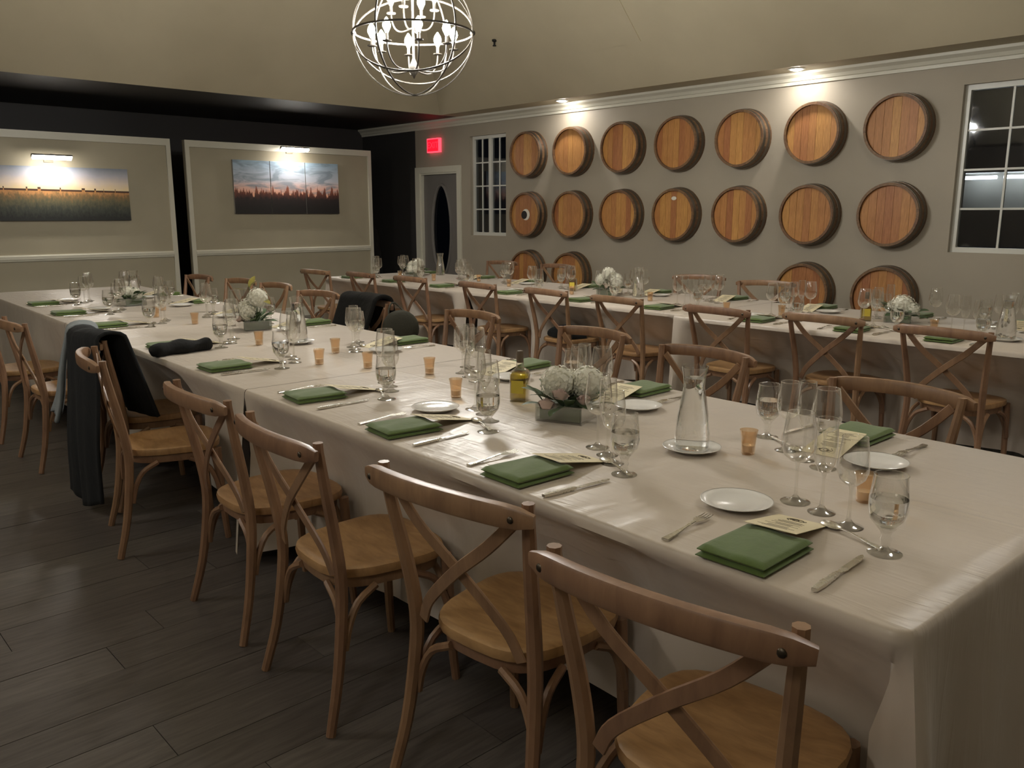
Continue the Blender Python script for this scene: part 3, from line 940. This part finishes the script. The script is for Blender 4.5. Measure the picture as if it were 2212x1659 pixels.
# ------------------------------------------------------------------ tableware
def glass_thing(name, cat, bowl, stem, foot, water=None):
    def build():
        t = thing(name, 'x', cat)
        MB().lathe(bowl, 24, cap0=False, cap1=False).tube([(bowl[-1][0] * math.cos(2 * PI * i / 24), bowl[-1][0] * math.sin(2 * PI * i / 24), bowl[-1][1]) for i in range(24)], .0009, 5, closed=True).obj('bowl', 'clear_glass', t, True, 80)
        MB().lathe(stem, 10, cap0=False, cap1=False).obj('stem', 'solid_glass', t, True, 80)
        MB().lathe(foot, 20, cap0=True, cap1=False).obj('foot', 'solid_glass', t, True, 80)
        if water: MB().lathe(water, 18).obj('water', 'water', t, True, 50)
        return t
    return Proto(build)
def foot(r, h=.010): return [(r, 0), (r, .0015), (r * .6, .004), (.012, h), (.0055, h + .008)]
wine_a = glass_thing('wine_glass', 'glass', [(.004, .105), (.018, .108), (.034, .122), (.0425, .145), (.0425, .165), (.038, .20), (.0325, .232)], [(.0055, .018), (.004, .05), (.0038, .09), (.007, .107)], foot(.037))
wine_b = glass_thing('white_wine_glass', 'glass', [(.004, .100), (.016, .103), (.029, .116), (.0355, .135), (.036, .15), (.033, .18), (.0285, .215)], [(.0055, .018), (.004, .05), (.0038, .085), (.007, .102)], foot(.034))
flute = glass_thing('tulip_glass', 'glass', [(.004, .10), (.014, .104), (.023, .125), (.027, .15), (.0275, .17), (.026, .20), (.0235, .235)], [(.0055, .018), (.004, .05), (.0038, .085), (.007, .102)], foot(.033))
wb_prof = [(.006, .055), (.022, .060), (.036, .078), (.0405, .10), (.0405, .125), (.037, .15), (.0345, .175)]
wt_prof = [(.004, .0585), (.0205, .0625), (.0340, .0795), (.0385, .1005), (.0385, .1235)]
goblet = glass_thing('water_goblet', 'glass', wb_prof, [(.011, .014), (.0095, .025), (.012, .032), (.0095, .040), (.013, .050), (.02, .058)], foot(.036, .009), wt_prof)

def napkin():
    t = thing('folded_napkin', 'x', 'napkin')
    for q, (w_, d_, z0, z1) in enumerate(((.080, .104, .0005, .0145), (.078, .102, .013, .029))):
        # each layer a folded slab, round at the fold (front and one side), wavy on top
        b = MB()
        def fn(u, v, top):
            x = -w_ + 2 * w_ * u; y = -d_ + 2 * d_ * v
            zz = z0 + (z1 - z0) * (.5 + (.5 if top else -.5) * math.sin(PI * min(1, .5 + .5 * min(1, 12 * min(v, 1 - v + .02, u + .03, 1 - u)))) ** 0)
            ed = min(v * 2 * d_, (1 - v) * 2 * d_, u * 2 * w_, (1 - u) * 2 * w_)
            k_ = math.sqrt(max(0, 1 - max(0, 1 - ed / .013) ** 2))
            zm = (z0 + z1) / 2
            wv = .0016 * math.sin(9 * u + 4 * v + q) if top else 0
            return (x, y, zm + (1 if top else -1) * (z1 - z0) / 2 * (.12 + .88 * k_) + wv * k_ + (.003 * math.sin(PI * u) * math.sin(PI * v) if top and q else 0))
        b.grid(lambda u, v: fn(u, v, True), 20, 20); b.grid(lambda u, v: fn(u, v, False), 20, 20, True)
        nn = 21
        for i in range(20):
            for (a_, c_) in ((i, i + 1),):
                o2 = nn * nn
                b.f.append((a_ * nn, a_ * nn + o2, c_ * nn + o2, c_ * nn)[::-1]); b.f.append((a_ * nn + 20, a_ * nn + 20 + o2, c_ * nn + 20 + o2, c_ * nn + 20))
                b.f.append((a_, a_ + o2, c_ + o2, c_)); b.f.append((20 * nn + a_, 20 * nn + a_ + o2, 20 * nn + c_ + o2, 20 * nn + c_)[::-1])
        b.obj('fold_layer', 'napkin_green', t, True, 60)
    return t
mk_napkin = Proto(napkin)
def menu():
    t = thing('menu_card', 'x', 'menu')
    m_ = Matrix.Rotation(R(-11), 4, 'X')
    MB().box(-.060, .060, -.1, .1, 0, .0012).xf(m_).obj('card', 'menu_paper', t, False)
    b = MB(); rl = random.Random(3)
    for i in range(15):
        y = .030 - i * .0082
        if i % 5 == 4: continue
        hw = rl.uniform(.018, .042)
        b.box(-hw, hw, y, y + .0026, .0013, .0015)
    b.xf(m_).obj('print_lines', 'menu_ink', t, False)
    lg = MB()
    lg.tube([(.003 + (.004 + .0016 * q) * math.cos(q * .8) * 1.0 - .004, .062 + (.003 + .0011 * q) * math.sin(q * .8), .0016) for q in range(14)], .0010, 5)
    lg.tube([(-.016, .058, .0016), (-.010, .068, .0016), (-.006, .060, .0016)], .0010, 5).tube([(.012, .068, .0016), (.016, .058, .0016), (.020, .066, .0016)], .0010, 5)
    lg.xf(m_).obj('print_emblem', 'menu_logo', t)
    return t
mk_menu = Proto(menu)
def knife():
    t = thing('table_knife', 'x', 'knife')
    MB().tube([(0, -.115, .006), (0, -.08, .006), (0, -.02, .006), (0, -.005, .006)], [.75, 1, .8, .55], 8, sq=(.0085, .0055)).obj('handle', 'steel', t)
    o_ = [(.004, -.005), (.0085, .02), (.0095, .08), (.006, .108), (0, .118), (-.005, .11), (-.0065, .02), (-.004, -.005)]
    MB().prism(o_, .0045, .0065).obj('blade', 'steel', t, False)
    return t
def fork():
    t = thing('table_fork', 'x', 'fork')
    MB().tube([(0, -.10, .004), (0, -.06, .005), (0, -.01, .008), (0, .03, .011)], [1, .75, .4, .42], 8, sq=(.0095, .0032)).obj('handle', 'steel', t)
    b = MB()
    b.prism([(-.004, .028), (.004, .028), (.0125, .048), (.0125, .06), (-.0125, .06), (-.0125, .048)], .0085, .0105)
    for x in (-.0108, -.0036, .0036, .0108):
        b.tube([(x, .058, .0095), (x, .08, .0075), (x, .1, .009)], [.0017, .0016, .0009], 5)
    b.obj('tines', 'steel', t)
    return t
def spoon():
    t = thing('dessert_spoon', 'x', 'spoon')
    MB().tube([(0, -.085, .0035), (0, -.05, .005), (0, 0, .009), (0, .04, .008)], [1, .7, .42, .45], 8, sq=(.0075, .003)).obj('handle', 'steel', t)
    MB().ball((0, .062, .0075), .03, 14, 6, (.62, 1, .22)).obj('spoon_bowl', 'steel', t)
    return t
mk_knife, mk_fork, mk_spoon = Proto(knife), Proto(fork), Proto(spoon)
def plate():
    t = thing('bread_plate', 'x', 'plate')
    MB().lathe([(.050, .0), (.052, .003), (.070, .009), (.087, .0155), (.0885, .0170), (.086, .0175), (.066, .0115), (.052, .0065), (.001, .006)], 36, cap1=False).obj('dish', 'white_china', t, True, 60)
    MB().lathe([(.0868, .0165), (.0888, .0172), (.0868, .0182)], 36, cap0=False, cap1=False).obj('rim', 'white_china', t)
    return t
mk_plate = Proto(plate)

OBST = [(-1.99, 2.115, .15), (-4.95, 2.37, .16), (-6.95, 2.30, .14), (-7.98, 5.85, .16), (-4.90, 5.72, .16), (-2.33, 5.72, .16), (-1.442, 2.085, .095), (-4.226, 2.282, .095), (-7.20, 2.42, .06), (-7.95, 6.20, .06), (-4.636, 5.80, .06), (-1.568, 5.30, .095), (-2.315, 2.186, .05), (-5.42, 5.80, .05), (-2.53, 5.62, .05)]
def clear(p_, r):
    x, y, z = p_
    for it in range(25):
        for ox, oy, orr in OBST:
            dx, dy = x - ox, y - oy; d = math.hypot(dx, dy); need = orr + r
            if d < need:
                k_ = need / max(d, 1e-3); x, y = ox + dx * k_, oy + dy * k_
    OBST.append((x, y, r))
    return (x, y, z)
wine_lab = {'A': 'on the front table by the open floor', 'B': 'on the table along the barrel wall'}
side_lab = {('A', 0): 'before a seat backing onto the open floor', ('A', 1): 'before a seat facing the open floor',
            ('B', 0): 'of the barrel wall table, before a seat backing onto the aisle', ('B', 1): 'of the barrel wall table, before a seat backing onto the barrels'}
def setting(tab, side, x, y, deg, k, plate_on=True, jit=.012, who=None, over={}):
    rj = random.Random(k * 13 + side * 7 + (100 if tab == 'B' else 0))
    a = R(deg) + (PI if side else 0)
    def pos(px, py, z=TZ):
        px += rj.uniform(-jit, jit); py += rj.uniform(-jit, jit)
        return (x + px * math.cos(a) - py * math.sin(a), y + px * math.sin(a) + py * math.cos(a), z)
    sl_ = side_lab[(tab, side)]; g = {'A': 'front table', 'B': 'barrel wall table'}[tab] + (' far side' if side else ' near side')
    od = (ords + ['eighth', 'ninth', 'tenth'])[k % 20]
    who = 'at %s place from %s' % (od, {('A', 0): 'open table corner, open floor side', ('A', 1): 'open table corner, aisle side', ('B', 0): 'painting end, barrel table aisle side', ('B', 1): 'painting end, barrel table wall side'}[(tab, side)])
    w1 = lambda s: s % who
    mk_napkin(pos(0, 0), a + R(rj.uniform(-5, 5)), w1('folded green napkin %s') or 'folded green napkin ' + sl_, 'green napkins, ' + g)
    p_ = pos(-.012, .172); OBST.append((p_[0], p_[1], .07))
    m_ = mk_menu((p_[0], p_[1], TZ + .0195), a + R(rj.uniform(0, 12)), w1('cream printed menu card %s') or 'cream printed menu card on the napkin ' + sl_, 'menu cards, ' + g)
    mk_fork(pos(-.185, .03), a + R(rj.uniform(0, 8)), w1('silver fork %s') or 'silver fork ' + sl_, 'forks, ' + g)
    mk_knife(pos(.172, .03), a + R(rj.uniform(-4, 6)), w1('silver knife %s') or 'silver knife ' + sl_, 'knives, ' + g)
    mk_spoon(pos(.105, .245), a + R(rj.uniform(58, 74)), w1('silver dessert spoon %s') or 'silver dessert spoon ' + sl_, 'dessert spoons, ' + g)
    if plate_on: mk_plate(clear(pos(-.185, .245), .09), 0, w1('round white bread plate %s') or 'round white bread plate ' + sl_, 'bread plates, ' + g)
    gx = over.get('g', (.19, .205)); ws = over.get('w', ((-.10, .38), (-.02, .35), (.07, .305)))
    goblet(clear(pos(*gx), .04), 0, w1('short stemmed water goblet %s') or 'short stemmed water goblet half full ' + sl_, 'water goblets, ' + g)
    for (q, fn, nm) in zip(ws, (wine_a, flute, wine_b), ('wide tall wine glass', 'slim tall tulip glass', 'white wine glass')):
        fn(clear(pos(*q), .043), 0, w1('empty ' + nm + ' %s') or 'empty ' + nm + ' ' + sl_, nm + ' set, ' + g)

setting('A', 0, -.88, 1.515, 2, 0, True, .003, 'of the place nearest the open table corner')
setting('A', 0, -1.60, 1.54, -4, 1, False, .005, 'of the place between carafe and second chair from the corner', {'g': (.155, .225), 'w': ((-.085, .36), (-.02, .32), (.055, .27))})
setting('A', 0, -2.235, 1.58, -3, 2, True, .006)
setting('A', 0, -2.885, 1.62, -3, 3, False, .006)
setting('A', 0, -3.76, 1.65, -2, 4, False)
setting('A', 0, -4.56, 1.70, -2, 5, False)
setting('A', 0, -5.70, 1.74, -2, 6, False)
setting('A', 0, -6.60, 1.76, -2, 7, True)
setting('A', 0, -7.46, 1.79, -2, 8, True)
setting('A', 1, -1.17, 2.60, -2, 0, True, .006)
setting('A', 1, -2.09, 2.66, -2, 1, True, .006)
setting('A', 1, -2.82, 2.70, -2, 2, True)
setting('A', 1, -3.83, 2.74, -2, 3, True)
setting('A', 1, -4.93, 2.77, -2, 4, True, .006, None, {'g': (.19, .20), 'w': ((.25, .41), (.29, .31), (.30, .215))})
setting('A', 1, -5.85, 2.79, -2, 5, True)
setting('A', 1, -6.78, 2.82, -2, 6, True)
setting('A', 1, -7.62, 2.84, -2, 7, True)
for i, x in enumerate((-8.25, -7.45, -6.62, -5.62, -4.74, -3.93, -3.02, -2.36, -1.80, -.80)):
    yb = 5.045 if x < -3.6 else 4.915
    setting('B', 0, x, yb + .13, 0, i, i % 3 == 0)
for i, x in enumerate((-8.30, -7.2, -6.45, -5.6, -4.75, -3.95, -3.1, -2.4, -1.7, -.95)):
    yb = 5.045 if x < -3.6 else 4.915
    setting('B', 1, x, yb + TW - .13, 0, i + 20, i % 2 == 0)

def carafe():
    t = thing('water_carafe', 'x', 'carafe')
    prof = [(.001, .002), (.050, .002), (.054, .008), (.053, .05), (.046, .11), (.036, .17), (.0315, .195), (.034, .225), (.040, .255)]
    MB().lathe(prof, 28, cap0=False, cap1=False).obj('flask', 'clear_glass', t, True, 80)
    MB().lathe([(.048, .006), (.0505, .012), (.0495, .05), (.0425, .11), (.0325, .17), (.0285, .195), (.031, .222)], 26).obj('water', 'water', t, True, 50)
    MB().lathe([(.0398, .253), (.0408, .256), (.0398, .259)], 28, cap0=False, cap1=False).obj('lip', 'solid_glass', t)
    return t
mk_carafe = Proto(carafe)
cpl = Proto(plate)
for x, y, lab, pl in ((-1.442, 2.085, 'glass carafe of water on a white saucer near the open table corner', 1), (-4.226, 2.282, 'glass carafe of water on a white saucer behind the black pouch', 1),
                      (-7.20, 2.42, 'glass carafe of water at the field painting end of the front table', 0), (-7.95, 6.20, 'glass carafe of water on the barrel wall table close to the grey door', 0),
                      (-4.636, 5.80, 'glass carafe of water beside the flowers in the middle of the barrel wall table', 0), (-1.568, 5.30, 'glass carafe of water on a saucer below the right window', 1)):
    if pl: mk_plate((x, y, TZ), 0, 'white saucer under the ' + lab.split(' on a ')[0] + ' ' + ' '.join(lab.split(' saucer ')[1].split()[:6]), 'carafe saucers')
    mk_carafe((x, y, TZ + (.0065 if pl else 0)), 0, lab, 'water carafes')
def votive():   # amber cup with wax
    t = thing('votive_cup', 'x', 'candle holder')
    MB().lathe([(.001, .003), (.019, .0), (.021, .004), (.0215, .03), (.024, .055), (.0275, .075), (.0265, .075), (.0225, .055), (.02, .03), (.018, .008), (.001, .007)], 18, cap0=False, cap1=False).obj('cup', 'amber_glass', t, True, 60)
    MB().lathe([(.0175, .008), (.0185, .028), (.001, .029)], 14, cap1=False).obj('wax', 'white_china', t)
    return t
mk_votive = Proto(votive)
for x, y in ((-1.308, 2.184), (-2.53, 2.041), (-2.993, 2.263), (-3.312, 2.142), (-3.804, 2.265), (-3.556, 2.026), (-.874, 2.02), (-4.328, 2.097), (-6.4, 2.35), (-5.45, 2.2), (-6.0, 2.15)):
    mk_votive(clear((x, y, TZ), .028), 0, {-1.308: 'amber votive cup right beside the carafe near the open table corner', -2.53: 'amber votive cup just past the olive oil bottle on the front table', -.874: 'amber votive cup among the wine glasses at the open table corner', -4.328: 'amber votive cup beside the carafe behind the black pouch'}.get(x, 'small amber glass votive cup on the front table between the flower bowls'), 'amber votives on the front table')
for x, y in ((-8.35, 6.15), (-8.0, 5.65), (-7.3, 5.6), (-6.9, 5.9), (-6.2, 5.7), (-5.2, 5.55), (-4.35, 5.6), (-3.45, 5.35), (-3.1, 5.45), (-2.0, 5.4), (-1.2, 5.5)):
    mk_votive(clear((x, y, TZ), .028), 0, 'small amber glass votive cup on the barrel wall table', 'amber votives on the barrel wall table')
def oil():
    t = thing('oil_bottle', 'x', 'bottle')
    def sq(r, z): return [(sx * r, sy * r, z) for sx, sy in ((-1, -1), (-.6, -1.15), (.6, -1.15), (1, -1), (1.15, -.6), (1.15, .6), (1, 1), (.6, 1.15), (-.6, 1.15), (-1, 1), (-1.15, .6), (-1.15, -.6))]
    def loft(rings):
        b = MB(); n = 12
        for r in rings: b.v += r
        for i in range(len(rings) - 1):
            for j in range(n):
                k_ = (j + 1) % n; b.f.append((i * n + j, i * n + k_, (i + 1) * n + k_, (i + 1) * n + j))
        b.f += [tuple(reversed(range(n))), tuple(range((len(rings) - 1) * n, len(rings) * n))]
        return b
    loft([sq(.030, 0), sq(.032, .004), sq(.032, .105), sq(.028, .118), sq(.012, .132), sq(.011, .155)]).obj('bottle_glass', 'clear_glass', t, True, 40)
    loft([sq(.0285, .006), sq(.0295, .01), sq(.0295, .100), sq(.025, .113)]).obj('oil', 'olive_oil', t, True, 40)
    MB().box(-.024, .024, -.0378, -.0372, .035, .085).obj('label', 'oil_label', t, False)
    MB().lathe([(.0125, .150), (.014, .152), (.014, .185), (.011, .196), (.001, .197)], 14).obj('stopper', 'bottle_cap', t)
    return t
mk_oil = Proto(oil)
for x, y, l in ((-2.315, 2.186, 'square olive oil bottle beside the white flower bowl on the front table'), (-5.42, 5.80, 'square olive oil bottle close to the mid flowers of the barrel wall table'), (-2.53, 5.62, 'square olive oil bottle beside the round white flowers below the last barrels')):
    mk_oil((x, y, TZ), R(30), l, 'olive oil bottles')

# flower bowls
def leaf_mesh(L, W, curl):
    b = MB()
    def fn(u, v):
        wv = W * math.sin(PI * min(.98, .06 + .92 * u)) ** .8
        return (L * u, (v - .5) * 2 * wv, curl * L * math.sin(u * 1.8) - .15 * wv * (1 - abs(v - .5) * 2))
    b.grid(fn, 6, 2)
    return b
leaf_me = leaf_mesh(.095, .02, .35).mesh('leaf', 'leaf_green')
leafy_me = leaf_mesh(.10, .018, .2).mesh('leaf', 'leaf_yellow')
def hydrangea_me(r, seed):
    rd = random.Random(seed); b = MB()
    b.ball((0, 0, 0), r * .9, 12, 8)
    for i in range(70):
        z = 1 - 2 * (i + .5) / 70; a = i * 2.39996
        q = Vector((math.sqrt(1 - z * z) * math.cos(a), math.sqrt(1 - z * z) * math.sin(a), z))
        t1 = q.cross(Vector((.3, .5, .8))).normalized(); t2 = q.cross(t1)
        c = q * r * rd.uniform(.93, 1.04); s_ = r * .21
        for k_ in range(4):
            g = k_ * PI / 2 + rd.random()
            d = t1 * math.cos(g) + t2 * math.sin(g); e = t1 * -math.sin(g) + t2 * math.cos(g)
            b.add([c, c + d * s_ * .6 + e * s_ * .45 + q * s_ * .2, c + d * s_ * 1.1 + q * s_ * .1, c + d * s_ * .6 - e * s_ * .45 + q * s_ * .2], [(0, 1, 2, 3)])
    return b.mesh('hydrangea', 'petal_white', True, 30)
def rose_me(r):
    b = MB()
    for i in range(16):
        a = i * 2.39996; f = i / 15; rr_ = r * (.18 + .82 * f); h = r * (.75 - .5 * f)
        def fn(u, v, a=a, rr_=rr_, h=h, f=f):
            g = a + (u - .5) * 1.7
            z = -r * .5 + (h + r * .5) * v
            q = rr_ * (.55 + .45 * v ** .7 + .12 * f * v * v)
            return (q * math.cos(g), q * math.sin(g), z - .12 * r * (2 * u - 1) ** 2 * v)
        b.grid(fn, 5, 4)
    return b.mesh('rose', 'petal_blush', True, 60)
hyd1, hyd2, rose = hydrangea_me(.062, 1), hydrangea_me(.05, 2), rose_me(.032)
def flowers(x, y, rot, label, hts, tall=False):
    t = thing('flower_bowl', label, 'flowers', (x, y, TZ), rot, 'flower bowls on the tables')
    s_ = .088; b = MB(); th = .0035
    v = MB()
    for (a0, b0, a1, b1) in ((-s_, -s_, s_, -s_ + th), (-s_, s_ - th, s_, s_), (-s_, -s_ + th, -s_ + th, s_ - th), (s_ - th, -s_ + th, s_, s_ - th)):
        v.box(a0, a1, b0, b1, .0, .062)
    v.box(-s_ + th, s_ - th, -s_ + th, s_ - th, 0, .006)
    v.obj('glass_bowl', 'clear_glass', t, False)
    MB().box(-.076, .076, -.076, .076, .007, .052).obj('moss_block', 'leaf_green', t, False)
    rd = random.Random(int(abs(x) * 100))
    for (hx, hy, hz, me, sc) in hts:
        o_ = inst({'hydrangea': 'hydrangea', 'rose': 'rose'}[me.name.split('.')[0]], me, t, (hx, hy, hz), (rd.uniform(-.5, .5), rd.uniform(-.4, .4), rd.random() * 6)); o_.scale = (sc, sc, sc)
        MB().tube([(hx * .5, hy * .5, .04), (hx, hy, hz)], .003, 5).obj('stem', 'leaf_green', t)
    for i in range(22):
        a = i * 2.39996; q = rd.uniform(.03, .085)
        inst('leaf', leaf_me, t, (q * math.cos(a), q * math.sin(a), rd.uniform(.045, .075)), (rd.uniform(-.4, .4), rd.uniform(-.5, .45), a))
    if tall:
        for i, (lx, ly, lz, ra) in enumerate(((-.06, .0, .26, 2.4), (-.05, .01, .27, .3), (-.055, 0, .24, 4.2), (.05, .05, .19, .2))):
            inst('leaf', leafy_me, t, (lx, ly, lz), (.2, -.5 + .3 * i, ra))
        MB().tube([(0, 0, .05), (-.02, 0, .16), (-.06, 0, .27)], .0025, 5).obj('stem', 'leaf_green', t)
        MB().tube([(.02, .02, .05), (.05, .05, .19)], .0025, 5).obj('stem', 'leaf_green', t)
    return t
H = lambda x, y, z, s=1: (x, y, z, hyd1, s)
H2 = lambda x, y, z, s=1: (x, y, z, hyd2, s)
Ro = lambda x, y, z, s=1: (x, y, z, rose, s)
flowers(-1.99, 2.115, R(20), 'square glass bowl of white hydrangea and blush roses on the front table', [H(-.035, -.01, .125), H(.055, .04, .122), H2(-.03, .07, .11), Ro(.0, -.075, .098), Ro(-.045, -.088, .062), Ro(.075, -.04, .08, .8)])
flowers(-4.95, 2.37, R(-10), 'white flower bowl with upright yellow leaves behind the black pouch', [H(.05, .02, .20), H(-.02, -.03, .13), H2(.06, -.05, .115), H2(-.07, .03, .12), Ro(.0, -.085, .07)], True)
flowers(-6.95, 2.30, R(10), 'leafy flower bowl at the field painting end of the front table', [H2(-.02, 0, .10), H2(.04, .03, .09)])
flowers(-7.98, 5.85, R(0), 'white flower bowl on the barrel wall table close to the grey door', [H(-.04, 0, .12), H(.05, .02, .15), H2(.0, -.06, .09), H2(.08, -.04, .09)])
flowers(-4.90, 5.72, R(15), 'tall white flower bowl in the middle of the barrel wall table', [H(-.01, 0, .19), H(.05, .02, .14), H2(-.08, .0, .14), H2(.09, -.04, .11), Ro(.0, -.08, .09)])
flowers(-2.33, 5.72, R(5), 'round white flower bowl below the last barrels', [H(.0, 0, .11, 1.2), H2(.06, .0, .09), H2(-.06, .0, .09)])

# ------------------------------------------------------------------ clothing and bags
def chair_frame(rail, deg):
    a = R(deg); off = Vector((math.sin(a) * .285, -math.cos(a) * .285))
    return (rail[0] - off.x, rail[1] - off.y, 0), a
def draped(name, mat, label, cat, rail, deg, xa, xb, back, front, seed=1, flare=.03, th=.014, fwd=.10, spread=(0, 0)):
    """cloth laid over a chair's bowed top rail, in that chair's own frame: the back sheet hangs clear of the
    rear legs, the front sheet clear of the crossed slats; xa..xb is the stretch of rail it covers"""
    rd = random.Random(seed); ph = [rd.random() * 6.28 for _ in range(4)]
    top = .879; ry = .066; rz = .032; wd = xb - xa
    Lb, Lf = top - back, top - front; ar = PI * .05
    def fn(u, v):
        x = xa + wd * u
        yr = -.326 + .052 * min(1, abs(x) / .268) ** 2 + .046        # middle of the hump over rail and posts
        s = v * (Lb + ar + Lf)
        f = math.sin(u * 11 + ph[0]) * .5 + math.sin(u * 23 + ph[1]) * .3 + math.sin(u * 6 + ph[2]) * .4
        if s < Lb:
            z = back + s; d = (Lb - s) / max(Lb, 1e-3)
            y = yr - ry - d * flare - d * .018 * (1 + f) - .008 * d * (1 + math.sin(d * 7 + ph[3])); k_ = d
        elif s < Lb + ar:
            a = (s - Lb) / ar * PI; y = yr - ry * math.cos(a); z = top + rz * math.sin(a) + .003 * (1 + f) * math.sin(a); k_ = 0
        else:
            q = s - Lb - ar; z = top - q; d = q / max(Lf, 1e-3); y = yr + ry + d * fwd + d * .010 * (1 + f); k_ = d
        x += k_ * (spread[0] * (1 - u) * -1 + spread[1] * u)
        hz = .025 * math.sin(u * 5 + ph[2]) * max(0, 1 - s / .12)
        return (x, y, z + hz)
    b = MB().grid(fn, 36, 52, True)
    o = b.obj(name, mat, None, True, 80)
    md = o.modifiers.new('thickness', 'SOLIDIFY'); md.thickness = th; md.offset = 0
    loc, a = chair_frame(rail, deg)
    o.location = loc; o.rotation_euler = (0, 0, a)
    return tag(o, label, cat)
COAT_CHAIR = ((-4.51, 1.255), -3)
draped('long_coat', 'coat_navy', 'long dark navy coat hung over a chair back down to the floor', 'coat', *COAT_CHAIR, -.065, .285, .06, .475, 3, .025, .016, .10, (.01, .01))
draped('grey_hoodie', 'hoodie_grey', 'pale blue grey hoodie hung over the chair back beside the navy coat', 'hoodie', *COAT_CHAIR, -.300, -.085, .44, .52, 5, .055, .02, .08, (.07, -.01))
JACKET_CHAIR = ((-4.98, 3.30), 174)
draped('rolled_jacket', 'coat_black', 'bulky black jacket hung over a chair back facing the open floor', 'jacket', *JACKET_CHAIR, -.165, .285, .52, .56, 8, .03, .026, .11)
# round purse hanging by its strap from the rail end of the jacket chair
t = thing('round_purse', 'dark olive round purse with strap hanging beside the black jacket', 'purse', (-4.635, 3.268, 0), 0)
MB().ball((0, 0, 0), .125, 20, 12, (1, .38, 1)).xf(Matrix.Translation((0, 0, .715)) @ Matrix.Rotation(R(55), 4, 'Z')).obj('purse_body', 'purse_olive', t)
MB().tube(spline([(-.045, -.062, .79), (-.070, -.045, .84), (-.088, -.012, .876), (-.092, .006, .879), (-.088, .024, .876), (-.05, .045, .84), (.035, .05, .80)], 4), .006, 6, up=(1, 0, 0)).obj('strap', 'purse_olive', t)
# black pouch on the front table
def pouch_fn(u, v):
    a = 2 * PI * v; L = .36; f = u
    r = .036 * min(1, math.sqrt(max(0, 1 - (2 * f - 1) ** 6))) * (1 + .16 * math.sin(f * 15) + .1 * math.sin(a * 3 + f * 9)) + .0005
    z = max(-.030, r * math.sin(a))
    return ((f - .5) * L, r * 1.25 * math.cos(a) + .012 * math.sin(f * 6), z)
o = MB().grid(pouch_fn, 26, 16).obj('black_pouch', 'coat_black'); o.location = (-4.34, 1.67, TZ + .031); o.rotation_euler = (0, 0, R(104))
tag(o, 'soft black pouch lying on a green napkin of the front table', 'pouch')
# dark jacket on a seat of the aisle chairs
def lump(u, v):
    a = 2 * PI * u; b_ = PI * v
    r = 1 + .12 * math.sin(3 * a + 4 * v) + .08 * math.sin(7 * a)
    return (.165 * r * math.sin(b_) * math.cos(a), .135 * r * math.sin(b_) * math.sin(a), max(-.016, .085 * -math.cos(b_)))
o = MB().grid(lump, 28, 14).obj('folded_jacket', 'coat_navy'); o.location = (-4.845, 5.135, .472)
tag(o, 'dark folded jacket lying on the seat of an aisle chair', 'jacket')
